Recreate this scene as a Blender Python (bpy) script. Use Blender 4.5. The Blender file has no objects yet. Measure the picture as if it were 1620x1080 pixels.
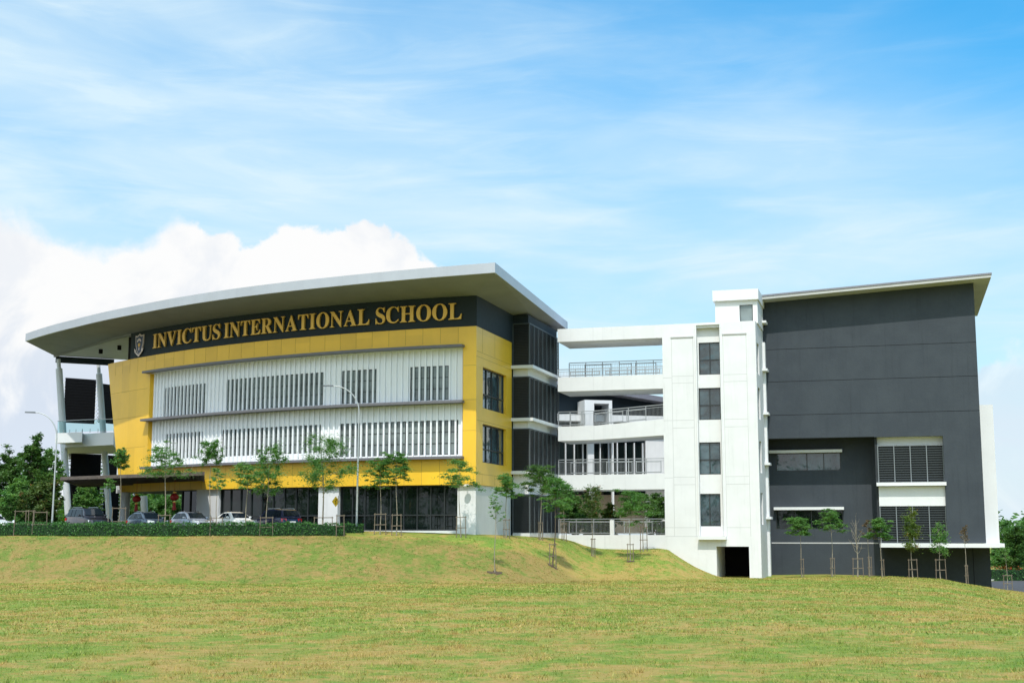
import bpy, bmesh, math, random
import numpy as np
from mathutils import Vector, Matrix
C = bpy.context.scene.collection
R_ = math.radians
# ---------------------------------------------------------------- camera
FPX = 2120.0; PITCH = math.atan(303.0/FPX)          # focal length in photo pixels (1620 wide)
cam_d = bpy.data.cameras.new('camera'); cam = bpy.data.objects.new('camera', cam_d); C.objects.link(cam)
cam_d.sensor_width = 36.0; cam_d.lens = 36.0*FPX/1620.0
cam_d.clip_start = 0.1; cam_d.clip_end = 8000.0
cam.location = (0, 0, 0); cam.rotation_euler = (math.pi/2+PITCH, 0, 0)
bpy.context.scene.camera = cam
# ---------------------------------------------------------------- light
SUN_AZ = -5.0        # degrees from straight behind the camera, negative = to the left
SUN_EL = 56.0
sx, sy = math.sin(R_(SUN_AZ)), -math.cos(R_(SUN_AZ))
sun_vec = Vector((sx*math.cos(R_(SUN_EL)), sy*math.cos(R_(SUN_EL)), math.sin(R_(SUN_EL))))
sl = bpy.data.lights.new('sun', 'SUN'); sl.energy = 3.5; sl.angle = R_(0.5); sl.color = (1.0, 0.955, 0.88)
so = bpy.data.objects.new('sun', sl); C.objects.link(so)
so.rotation_euler = (-sun_vec).to_track_quat('-Z', 'Y').to_euler(); so.location = sun_vec*200
vs = bpy.context.scene.view_settings
vs.view_transform = 'Standard'; vs.look = 'None'; vs.gamma = 1.0; vs.exposure = 0.14; vs.use_curve_mapping = False
bpy.context.scene.display_settings.display_device = 'sRGB'

class NT:
    """small node-tree helper"""
    def __init__(s, tree): s.t = tree; s.n = tree.nodes; s.l = tree.links
    def node(s, typ, **kw):
        n = s.n.new(typ)
        for k, v in kw.items(): setattr(n, k, v)
        return n
    def put(s, sock, v):
        if isinstance(v, (int, float, tuple, list)): sock.default_value = v
        elif v is not None: s.l.new(v, sock)
    def math(s, op, a, b=None, c=None, clamp=False):
        n = s.node('ShaderNodeMath', operation=op, use_clamp=clamp)
        s.put(n.inputs[0], a)
        if b is not None: s.put(n.inputs[1], b)
        if c is not None: s.put(n.inputs[2], c)
        return n.outputs[0]
    def mix(s, f, a, b, mode='MIX'):
        n = s.node('ShaderNodeMix', data_type='RGBA', blend_type=mode)
        s.put(n.inputs[0], f); s.put(n.inputs[6], a); s.put(n.inputs[7], b)
        return n.outputs[2]
    def noise(s, vec, scale, detail=4, rough=.55, dist=0.0):
        n = s.node('ShaderNodeTexNoise'); s.put(n.inputs['Vector'], vec)
        n.inputs['Scale'].default_value = scale; n.inputs['Detail'].default_value = detail
        n.inputs['Roughness'].default_value = rough; n.inputs['Distortion'].default_value = dist
        return n.outputs[0]
    def ramp(s, f, pts, interp='LINEAR'):
        n = s.node('ShaderNodeValToRGB'); cr = n.color_ramp; cr.interpolation = interp
        while len(cr.elements) < len(pts): cr.elements.new(.5)
        for e, (p, c) in zip(cr.elements, pts):
            e.position = p; e.color = (c, c, c, 1) if isinstance(c, (int, float)) else (*c, 1)
        s.put(n.inputs[0], f); return n.outputs[0]
    def smooth(s, v, a, b):
        n = s.node('ShaderNodeMapRange', interpolation_type='SMOOTHSTEP')
        s.put(n.inputs[0], v); n.inputs[1].default_value = a; n.inputs[2].default_value = b
        return n.outputs[0]

# sky: Nishita plus procedural cirrus and cumulus, all by direction in the real sky
w = bpy.data.worlds.new('World'); bpy.context.scene.world = w; w.use_nodes = True
T = NT(w.node_tree); T.n.clear()
sky = T.node('ShaderNodeTexSky', sky_type='NISHITA', sun_disc=False)
sky.sun_elevation = R_(SUN_EL); sky.sun_rotation = math.atan2(sx, sy)
sky.air_density = 1.0; sky.dust_density = .5; sky.ozone_density = 1.0; sky.altitude = 0
tc = T.node('ShaderNodeTexCoord'); sep = T.node('ShaderNodeSeparateXYZ'); T.put(sep.inputs[0], tc.outputs['Generated'])
ax = T.math('ARCTAN2', sep.outputs[0], sep.outputs[1])        # azimuth, 0 = ahead
el = T.math('ARCSINE', sep.outputs[2])
cmb = T.node('ShaderNodeCombineXYZ'); T.put(cmb.inputs[0], ax); T.put(cmb.inputs[1], el)
dirv = cmb.outputs[0]
# clear sky: more saturated towards the zenith, pale low down
base = T.mix(1.0, sky.outputs[0], (0.78, 1.22, 1.36, 1), 'MULTIPLY')
hi = T.smooth(el, .02, .40)
base = T.mix(1.0, base, T.mix(hi, (1.25, 1.12, 1.0, 1), (.50, 1.36, 1.52, 1)), 'MULTIPLY')
# cirrus: soft long streaks falling gently to the right
def streaks(rot, sc, loc, nscale, det, rough, dist):
    mp = T.node('ShaderNodeMapping'); T.put(mp.inputs[0], dirv)
    mp.inputs['Rotation'].default_value = (0, 0, R_(rot)); mp.inputs['Scale'].default_value = (*sc, 1); mp.inputs['Location'].default_value = loc
    return T.noise(mp.outputs[0], nscale, det, rough, dist)
st = streaks(-11, (1.3, 5.0), (0, 0, 0), 2.4, 7, .52, .5)
st2 = streaks(-17, (3.0, 17.0), (3.1, 1.7, 0), 2.2, 8, .60, .8)
big = T.noise(dirv, 2.6, 3, .5)
diag = T.math('ADD', el, T.math('MULTIPLY', ax, .30))         # large = upper right
diag = T.math('ADD', diag, T.math('MULTIPLY', T.math('SUBTRACT', big, .5), .14))
veil = T.math('SUBTRACT', 1.0, T.smooth(diag, .22, .50))
v1 = T.math('MULTIPLY', T.smooth(st, .28, .80), T.math('ADD', T.math('MULTIPLY', veil, .60), .07))
v2 = T.math('MULTIPLY', T.smooth(st2, .40, .85), T.math('ADD', T.math('MULTIPLY', veil, .26), .10))
cir = T.math('ADD', T.math('ADD', v1, v2), T.math('MULTIPLY', veil, .47), clamp=True)
cir = T.math('MULTIPLY', cir, .90)
# cumulus banks near the horizon: outline given by direction
aw = T.math('DIVIDE', T.math('ADD', ax, 3.2), 6.4)
def pa(px, y): return ((math.atan((px-810)/2100.0)+3.2)/6.4, (PITCH+math.atan((540-y)/2120.0))/.4)
near = [pa(*q) for q in ((-300, 360), (0, 340), (70, 372), (150, 408), (222, 405), (250, 350), (310, 365), (378, 392), (400, 360), (560, 358), (640, 380), (705, 422), (780, 560), (900, 560), (960, 640), (1480, 660), (1545, 585), (1600, 575), (1680, 560), (1900, 450), (2300, 600))]
pr = [(0.0, .5), (.12, .25), (.25, .55), (.38, .4)]+near+[(.68, .5), (.76, .2), (.86, .6), (1.0, .5)]
fc = T.node('ShaderNodeValToRGB'); cr = fc.color_ramp
while len(cr.elements) < len(pr): cr.elements.new(.5)
for e_, (p_, c_) in zip(cr.elements, sorted(pr)): e_.position = p_; e_.color = (max(0, c_),)*3+(1,)
T.put(fc.inputs[0], aw); prof = T.math('MULTIPLY', fc.outputs[0], .4)
cn = T.noise(dirv, 16.0, 9, .58, .15)
cn2 = T.noise(dirv, 46.0, 8, .62, .1)
edge = T.math('ADD', T.math('MULTIPLY', T.math('SUBTRACT', cn, .5), .060), T.math('MULTIPLY', T.math('SUBTRACT', cn2, .5), .022))
cum = T.math('SUBTRACT', T.math('ADD', prof, edge), el)
soft = T.math('ADD', .006, T.math('MULTIPLY', T.smooth(T.noise(dirv, 7.0, 3, .5), .45, .6), .018))
cmask = T.math('MULTIPLY', T.smooth(T.math('DIVIDE', cum, soft), 0.0, 1.0), T.smooth(el, -.02, .02))
cshade = T.noise(dirv, 11.0, 8, .58, .5)
low = T.math('SUBTRACT', 1.0, T.smooth(el, .085, .19))
cs = T.math('MULTIPLY', T.smooth(T.math('ADD', cshade, T.math('MULTIPLY', low, .12)), .46, .64), T.math('ADD', .34, T.math('MULTIPLY', low, .62)), clamp=True)
ccol = T.mix(cs, (9.05, 9.0, 8.95, 1), (6.0, 6.7, 7.8, 1))
col = T.mix(cir, base, (6.9, 8.4, 9.15, 1))
col = T.mix(T.math('MULTIPLY', cmask, T.math('SUBTRACT', .97, T.math('MULTIPLY', T.smooth(ax, .2, .32), .45))), col, ccol)
col = T.mix(T.math('MULTIPLY', T.math('SUBTRACT', 1.0, T.smooth(el, .0, .16)), .40), col, (7.2, 8.1, 9.2, 1))
# extra sky brightness round the sun behind the camera, added to fill shaded walls
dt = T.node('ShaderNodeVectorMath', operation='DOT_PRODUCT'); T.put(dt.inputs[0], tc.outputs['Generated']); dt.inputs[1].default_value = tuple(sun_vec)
fill_glow = T.math('MULTIPLY', T.smooth(dt.outputs['Value'], .35, 1.0), .8)
col = T.mix(fill_glow, col, T.mix(1.0, T.mix(.55, col, (9.5, 9.5, 9.3, 1)), (2.3, 2.2, 2.05, 1), 'MULTIPLY'))
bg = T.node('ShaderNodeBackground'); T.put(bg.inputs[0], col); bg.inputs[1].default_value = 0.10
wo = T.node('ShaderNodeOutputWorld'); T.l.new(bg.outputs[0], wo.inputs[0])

# ---------------------------------------------------------------- helpers
cp, sp = math.cos(PITCH), math.sin(PITCH)
def ray(px, py):
    v = (540.0-py)/FPX
    return Vector(((px-810.0)/FPX, cp-v*sp, sp+v*cp))
def P(px, py, Y):
    r = ray(px, py); return r*(Y/r.y)

def tag(o, label=None, cat=None, group=None, kind=None):
    if label: o['label'] = label
    if cat: o['category'] = cat
    if group: o['group'] = group
    if kind: o['kind'] = kind
    return o
def empty(name, loc, rz=0, label=None, cat=None, group=None):
    o = bpy.data.objects.new(name, None); C.objects.link(o)
    o.location = loc; o.rotation_euler = (0, 0, rz); o.empty_display_size = .5
    return tag(o, label, cat, group)
def origin_of(o):
    p = Vector((0, 0, 0))
    while o is not None: p = p + Vector(o.location); o = o.parent
    return p
def copy_tree(o, parent=None):
    c = o.copy(); C.objects.link(c); c.parent = parent
    for ch in [x for x in bpy.data.objects if x.parent == o]: copy_tree(ch, c)
    return c

class Frame:
    def __init__(s, ox, oy, ang):      # ang: direction of u below the x axis, degrees (u goes right and nearer); v goes back
        a = R_(ang); s.o = Vector((ox, oy, 0)); s.u = Vector((math.cos(a), -math.sin(a), 0)); s.v = Vector((math.sin(a), math.cos(a), 0))
    def __call__(s, u, v, z): return s.o+s.u*u+s.v*v+Vector((0, 0, z))
    def hit(s, px, py, v0=0.0):        # where the sight line meets the plane v = v0
        r = ray(px, py); k = (v0+s.o.dot(s.v))/r.dot(s.v); p = r*k
        return (p-s.o).dot(s.u), p.z
    def hitu(s, px, py, u0=0.0):       # plane u = u0 -> (v, z)
        r = ray(px, py); k = (u0+s.o.dot(s.u))/r.dot(s.u); p = r*k
        return (p-s.o).dot(s.v), p.z
class Arc:
    """curved facade: s metres to the LEFT along the arc from the corner, b metres inwards"""
    def __init__(s, cx, cy, R, a0): s.cx, s.cy, s.R, s.a0 = cx, cy, R, R_(a0)
    def __call__(s, t, b, z):
        a = s.a0+t/s.R; r = s.R-b
        return Vector((s.cx-math.sin(a)*r, s.cy-math.cos(a)*r, z))
    def hit(s, px, py, b=0.0):
        r = ray(px, py); R = s.R-b
        A = r.x**2+r.y**2; B = -2*(r.x*s.cx+r.y*s.cy); Q = s.cx**2+s.cy**2-R*R
        k = (-B-math.sqrt(B*B-4*A*Q))/(2*A); p = r*k
        a = math.atan2(s.cx-p.x, s.cy-p.y)
        return (a-s.a0)*s.R, p.z
ident = lambda x, y, z: Vector((x, y, z))

class MB:
    def __init__(s, fr=ident): s.v = []; s.f = []; s.fr = fr
    def add(s, vs, fs):
        n = len(s.v); s.v.extend(vs); s.f.extend([tuple(i+n for i in f) for f in fs]); return s
    def box(s, a0, a1, b0, b1, c0, c1, fr=None, nseg=1):
        fr = fr or s.fr
        vs = []; fs = []
        for i in range(nseg+1):
            a = a0+(a1-a0)*i/nseg
            vs += [fr(a, b0, c0), fr(a, b1, c0), fr(a, b1, c1), fr(a, b0, c1)]
        for i in range(nseg):
            k = i*4
            for j in range(4): fs.append((k+j, k+(j+1) % 4, k+4+(j+1) % 4, k+4+j))
        fs.append((3, 2, 1, 0)); k = nseg*4; fs.append((k, k+1, k+2, k+3))
        return s.add(vs, fs)
    def hexa(s, pts): # 8 points: bottom 4, top 4
        return s.add([Vector(p) for p in pts], [(3, 2, 1, 0), (4, 5, 6, 7), (0, 1, 5, 4), (1, 2, 6, 5), (2, 3, 7, 6), (3, 0, 4, 7)])
    def prism(s, poly, z0, z1):
        n = len(poly)
        vs = [Vector((p[0], p[1], z0)) for p in poly]+[Vector((p[0], p[1], z1)) for p in poly]
        fs = [tuple(reversed(range(n))), tuple(range(n, 2*n))]+[(i, (i+1) % n, n+(i+1) % n, n+i) for i in range(n)]
        return s.add(vs, fs)
    def tube(s, pts, rads, n=8, cap=True):
        pts = [Vector(p) for p in pts]; vs = []; fs = []
        if not isinstance(rads, (list, tuple)): rads = [rads]*len(pts)
        for i, p in enumerate(pts):
            d = (pts[min(i+1, len(pts)-1)]-pts[max(i-1, 0)]).normalized()
            ref = Vector((0, 0, 1)) if abs(d.z) < .95 else Vector((1, 0, 0))
            a = d.cross(ref).normalized(); b = d.cross(a)
            for j in range(n):
                t = 2*math.pi*j/n
                vs.append(p+(a*math.cos(t)+b*math.sin(t))*rads[i])
        for i in range(len(pts)-1):
            for j in range(n): fs.append((i*n+j, i*n+(j+1) % n, (i+1)*n+(j+1) % n, (i+1)*n+j))
        if cap: fs.append(tuple(reversed(range(n)))); fs.append(tuple((len(pts)-1)*n+j for j in range(n)))
        return s.add(vs, fs)
    def beam(s, p, q, wd, ht):  # rectangular bar between two points
        p = Vector(p); q = Vector(q); d = (q-p).normalized()
        ref = Vector((0, 0, 1)) if abs(d.z) < .95 else Vector((1, 0, 0))
        a = d.cross(ref).normalized()*wd/2; b = a.cross(d).normalized()*ht/2
        vs = [p-a-b, p+a-b, p+a+b, p-a+b, q-a-b, q+a-b, q+a+b, q-a+b]
        return s.add(vs, [(0, 1, 2, 3), (7, 6, 5, 4), (0, 4, 5, 1), (1, 5, 6, 2), (2, 6, 7, 3), (3, 7, 4, 0)])
    def wall(s, a0, a1, z0, z1, b0, b1, holes=(), seg=None, fr=None):
        """slab with rectangular openings; only exposed faces are made"""
        fr = fr or s.fr
        xs = sorted(set([a0, a1]+[min(max(h[i], a0), a1) for h in holes for i in (0, 1)]))
        if seg:
            ex = []
            for p, q in zip(xs[:-1], xs[1:]):
                m = max(1, int(math.ceil((q-p)/seg)))
                ex += [p+(q-p)*i/m for i in range(m)]
            xs = ex+[xs[-1]]
        zs = sorted(set([z0, z1]+[min(max(h[i], z0), z1) for h in holes for i in (2, 3)]))
        nx, nz = len(xs)-1, len(zs)-1
        def solid(i, k):
            if i < 0 or k < 0 or i >= nx or k >= nz: return False
            x = (xs[i]+xs[i+1])/2; z = (zs[k]+zs[k+1])/2
            return not any(h[0] < x < h[1] and h[2] < z < h[3] for h in holes)
        idx = {}; vs = []; fs = []
        def V(i, b, k):
            key = (i, b, k)
            if key not in idx: idx[key] = len(vs); vs.append(fr(xs[i], b1 if b else b0, zs[k]))
            return idx[key]
        for i in range(nx):
            for k in range(nz):
                if not solid(i, k): continue
                fs.append((V(i, 0, k), V(i+1, 0, k), V(i+1, 0, k+1), V(i, 0, k+1)))
                fs.append((V(i, 1, k), V(i, 1, k+1), V(i+1, 1, k+1), V(i+1, 1, k)))
                if not solid(i-1, k): fs.append((V(i, 0, k), V(i, 0, k+1), V(i, 1, k+1), V(i, 1, k)))
                if not solid(i+1, k): fs.append((V(i+1, 0, k), V(i+1, 1, k), V(i+1, 1, k+1), V(i+1, 0, k+1)))
                if not solid(i, k-1): fs.append((V(i, 0, k), V(i, 1, k), V(i+1, 1, k), V(i+1, 0, k)))
                if not solid(i, k+1): fs.append((V(i, 0, k+1), V(i+1, 0, k+1), V(i+1, 1, k+1), V(i, 1, k+1)))
        return s.add(vs, fs)
    def build(s, name, mat, parent=None, smooth=False, bevel=0, recalc=True):
        o = origin_of(parent) if parent is not None else Vector((0, 0, 0))
        me = bpy.data.meshes.new(name); me.from_pydata([tuple(v-o) for v in s.v], [], s.f)
        if recalc:
            bm = bmesh.new(); bm.from_mesh(me); bmesh.ops.recalc_face_normals(bm, faces=bm.faces)
            bm.to_mesh(me); bm.free()
        if smooth:
            me.polygons.foreach_set('use_smooth', [True]*len(me.polygons))
            try: me.set_sharp_from_angle(angle=R_(40))
            except Exception: pass
        ob = bpy.data.objects.new(name, me); C.objects.link(ob)
        if parent is not None: ob.parent = parent
        if mat is not None: me.materials.append(mat)
        if bevel:
            m = ob.modifiers.new('bevel', 'BEVEL'); m.width = bevel; m.segments = 2; m.limit_method = 'ANGLE'; m.angle_limit = R_(50)
        return ob
def top(o, loc=None):
    """move a parentless mesh's origin to its base centre"""
    me = o.data; n = len(me.vertices); co = np.empty(n*3, np.float32); me.vertices.foreach_get('co', co); co = co.reshape(-1, 3)
    c = np.array([co[:, 0].mean(), co[:, 1].mean(), co[:, 2].min()]) if loc is None else np.array(loc)
    co -= c; me.vertices.foreach_set('co', co.ravel()); o.location = tuple(float(x) for x in c); me.update(); return o

# ---------------------------------------------------------------- materials
def mat(name, col, rough=.6, metal=0.0, var=.0, vscale=2.0, bump=0.0, bscale=20.0, spec=.5, streak=0.0, col2=None, coat=0.0, emit=None):
    m = bpy.data.materials.new(name); m.use_nodes = True; T = NT(m.node_tree); T.n.clear()
    b = T.node('ShaderNodeBsdfPrincipled'); out = T.node('ShaderNodeOutputMaterial'); T.l.new(b.outputs[0], out.inputs[0])
    tc = T.node('ShaderNodeTexCoord'); v = tc.outputs['Object']
    c = (*col, 1)
    if var > 0 or streak > 0:
        n1 = T.noise(v, vscale, 6, .6)
        d = tuple(x*(1-var) for x in col) if col2 is None else col2
        c = T.mix(T.smooth(n1, .32, .68), c, (*d, 1))
        if streak > 0:     # rain streaks: real dirt running down the surface
            mp = T.node('ShaderNodeMapping'); T.put(mp.inputs[0], v); mp.inputs['Scale'].default_value = (1.6, 1.6, .09)
            n2 = T.noise(mp.outputs[0], 2.0, 7, .65)
            f = T.math('MULTIPLY', T.smooth(n2, .52, .78), streak)
            c = T.mix(f, c, tuple(x*.55 for x in col)+(1,))
    T.put(b.inputs['Base Color'], c)
    b.inputs['Metallic'].default_value = metal
    r = rough
    if rough > .2:
        r = T.math('ADD', rough-.06, T.math('MULTIPLY', T.noise(v, 3.0, 4, .6), .12))
    T.put(b.inputs['Roughness'], r); b.inputs['Specular IOR Level'].default_value = spec
    b.inputs['Coat Weight'].default_value = coat; b.inputs['Coat Roughness'].default_value = .05
    if bump > 0:
        bp = T.node('ShaderNodeBump'); bp.inputs['Strength'].default_value = bump; bp.inputs['Distance'].default_value = .02
        T.put(bp.inputs['Height'], T.noise(v, bscale, 6, .65)); T.l.new(bp.outputs[0], b.inputs['Normal'])
    if emit: b.inputs['Emission Color'].default_value = (*emit[0], 1); b.inputs['Emission Strength'].default_value = emit[1]
    return m
def glass_mat(name, col, wob=.02, rough=.03, spec=.7, alt=.45):
    m = bpy.data.materials.new(name); m.use_nodes = True; T = NT(m.node_tree); b = T.n['Principled BSDF']
    tc = T.node('ShaderNodeTexCoord'); v = tc.outputs['Object']
    n = T.noise(v, .55, 5, .6, .4)
    T.put(b.inputs['Base Color'], T.mix(T.smooth(n, .35, .7), (*col, 1), tuple(x*alt for x in col)+(1,)))
    b.inputs['Roughness'].default_value = rough; b.inputs['Specular IOR Level'].default_value = spec
    b.inputs['Coat Weight'].default_value = .15; b.inputs['Coat Roughness'].default_value = .02
    bp = T.node('ShaderNodeBump'); bp.inputs['Strength'].default_value = wob; bp.inputs['Distance'].default_value = .3
    T.put(bp.inputs['Height'], T.noise(v, .8, 2, .5)); T.l.new(bp.outputs[0], b.inputs['Normal'])
    return m
def leaf_mat(name, c1, c2, c3=None, trans=.35):
    m = bpy.data.materials.new(name); m.use_nodes = True; T = NT(m.node_tree); T.n.clear()
    tc = T.node('ShaderNodeTexCoord'); v = tc.outputs['Object']
    n = T.noise(v, 1.3, 3, .6); n2 = T.noise(v, 9.0, 2, .6)
    f = T.smooth(T.math('ADD', T.math('MULTIPLY', n, .6), T.math('MULTIPLY', n2, .4)), .36, .64)
    c = T.mix(f, (*c1, 1), (*c2, 1))
    if c3: c = T.mix(T.smooth(T.noise(v, 2.3, 4, .6), .58, .66), c, (*c3, 1))
    d = T.node('ShaderNodeBsdfPrincipled'); T.put(d.inputs['Base Color'], c); d.inputs['Roughness'].default_value = .5; d.inputs['Specular IOR Level'].default_value = .35
    t = T.node('ShaderNodeBsdfTranslucent'); T.put(t.inputs[0], T.mix(1.0, c, (1.25, 1.3, .5, 1), 'MULTIPLY'))
    mx = T.node('ShaderNodeMixShader'); mx.inputs[0].default_value = trans
    T.l.new(d.outputs[0], mx.inputs[1]); T.l.new(t.outputs[0], mx.inputs[2])
    o = T.node('ShaderNodeOutputMaterial'); T.l.new(mx.outputs[0], o.inputs[0])
    return m
M = dict(
 yellow=mat('yellow_panel', (.86, .51, .034), .34, var=.09, vscale=.35, spec=.5, streak=.10),
 joint=mat('panel_joint', (.42, .25, .03), .7),
 dark=mat('charcoal_panel', (.014, .024, .032), .65, spec=.3, var=.15, vscale=.5),
 white=mat('white_paint', (.70, .705, .71), .6, var=.045, vscale=.5, bump=.15, bscale=9, streak=.12),
 fin=mat('white_fin', (.80, .81, .83), .45, var=.03, vscale=.6),
 white2=mat('white_render', (.69, .69, .695), .75, var=.06, vscale=.7, bump=.25, bscale=6, streak=.28),
 groove=mat('render_groove', (.47, .47, .47), .8),
 soffit=mat('soffit_board', (.225, .235, .25), .75, var=.12, vscale=.45, streak=.0),
 soffit2=mat('inner_soffit', (.47, .465, .45), .7, var=.08, vscale=.5),
 fascia=mat('roof_fascia', (.44, .46, .51), .40, metal=.15, var=.07, vscale=.4, streak=.15),
 ledge=mat('grey_ledge', (.14, .135, .15), .5, var=.1),
 louvre=mat('dark_louvre', (.016, .022, .027), .55, var=.15),
 lslat=mat('louvre_slat', (.045, .055, .06), .5),
 bframe=mat('bay_frame', (.17, .19, .20), .5),
 lframe=mat('louvre_frame', (.075, .09, .10), .5),
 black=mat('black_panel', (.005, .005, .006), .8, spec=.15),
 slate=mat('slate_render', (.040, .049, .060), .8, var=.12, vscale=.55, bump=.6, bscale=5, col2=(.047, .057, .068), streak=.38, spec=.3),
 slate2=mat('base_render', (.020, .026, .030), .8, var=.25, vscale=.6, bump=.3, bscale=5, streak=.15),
 metalroof=mat('roof_edge', (.22, .215, .25), .45, metal=.3, var=.1),
 glass=glass_mat('tinted_glass', (.006, .011, .010), spec=.5),
 glass2=glass_mat('office_glass', (.19, .225, .22), rough=.08),
 glass3=glass_mat('blue_glass', (.015, .026, .030), wob=.08, spec=.9, alt=4.5),  # paler patches painted into the base colour stand for reflections
 frame=mat('window_frame', (.02, .024, .026), .45),
 steel=mat('galvanised_rail', (.38, .39, .41), .42, metal=.55, var=.1),
 colm=mat('column_paint', (.60, .63, .66), .5, var=.06, streak=.12),
 pergola=mat('pergola_timber', (.12, .095, .08), .7, var=.25, vscale=2),
 gold=mat('gold_letter', (.74, .43, .07), .38, metal=.25, var=.08),
 goldside=mat('gold_side', (.45, .28, .06), .5),
 silver=mat('crest_silver', (.62, .52, .48), .4, metal=.3),
 navy=mat('crest_navy', (.02, .04, .09), .4),
 asphalt=mat('asphalt', (.075, .075, .078), .9, var=.2, vscale=1.2, bump=.5, bscale=30),
 paving=mat('paving', (.42, .39, .34), .85, var=.15, vscale=.8, bump=.2, bscale=12),
 kerb=mat('kerb_concrete', (.55, .54, .51), .85, var=.15, bump=.2),
 bark=mat('pale_bark', (.30, .26, .20), .85, var=.35, vscale=9, bump=.5, bscale=40),
 bark2=mat('brown_bark', (.13, .095, .065), .9, var=.3, vscale=6, bump=.6, bscale=30),
 stake=mat('stake_timber', (.19, .15, .11), .85, var=.3, vscale=8, bump=.3, bscale=40),
 rope=mat('tie_rope', (.35, .30, .22), .9),
 leaf_a=leaf_mat('leaf_green', (.052, .160, .038), (.135, .275, .062)),
 leaf_b=leaf_mat('leaf_bright', (.075, .210, .055), (.170, .310, .075)),
 leaf_c=leaf_mat('leaf_dark', (.038, .112, .026), (.105, .200, .042)),
 leaf_y=leaf_mat('leaf_yellow', (.16, .20, .03), (.07, .15, .03), (.30, .17, .03)),
 leaf_r=leaf_mat('leaf_mixed', (.050, .120, .030), (.120, .165, .040), (.24, .12, .05)),
 leaf_d=leaf_mat('leaf_dry', (.20, .12, .06), (.13, .10, .05)),
 hedge=leaf_mat('hedge_leaf', (.025, .110, .025), (.075, .200, .040), trans=.2),
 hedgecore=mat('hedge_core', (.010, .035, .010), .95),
 flower=leaf_mat('ixora_flower', (.45, .09, .035), (.30, .10, .03)),
 pole=mat('pole_grey', (.42, .44, .45), .45, metal=.3, var=.06),
 red=mat('lantern_red', (.34, .014, .012), .55, var=.1),
 signy=mat('sign_yellow', (.85, .50, .01), .4),
 rubber=mat('tyre_rubber', (.015, .015, .016), .85),
 alloy=mat('wheel_alloy', (.45, .46, .48), .3, metal=.8),
 carglass=glass_mat('car_glass', (.008, .014, .020), wob=0, spec=.3),
 taillight=mat('tail_light', (.45, .01, .01), .2, coat=.6),
 headlight=mat('head_light', (.7, .72, .75), .12, coat=.8),
 chrome=mat('chrome', (.6, .6, .6), .2, metal=.9),
 soil=mat('bare_soil', (.09, .06, .035), .95, var=.3, vscale=6, bump=.8, bscale=25),
 beige=mat('beige_render', (.50, .42, .31), .8, var=.1, bump=.1),
 plastic=mat('white_plastic', (.8, .8, .78), .35),
)
# clear balcony glass
gm = bpy.data.materials.new('clear_glass'); gm.use_nodes = True; Tg = NT(gm.node_tree); Tg.n.clear()
g1 = Tg.node('ShaderNodeBsdfGlossy'); g1.inputs['Roughness'].default_value = .03; g1.inputs[0].default_value = (.85, 1, .98, 1)
g2 = Tg.node('ShaderNodeBsdfTransparent'); g2.inputs[0].default_value = (.80, .93, .92, 1)
gx = Tg.node('ShaderNodeMixShader'); fr_ = Tg.node('ShaderNodeLayerWeight'); fr_.inputs[0].default_value = .12
Tg.l.new(Tg.math('ADD', fr_.outputs[0], .0), gx.inputs[0]); Tg.l.new(g2.outputs[0], gx.inputs[1]); Tg.l.new(g1.outputs[0], gx.inputs[2])
go = Tg.node('ShaderNodeOutputMaterial'); Tg.l.new(gx.outputs[0], go.inputs[0]); M['clear'] = gm

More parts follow.
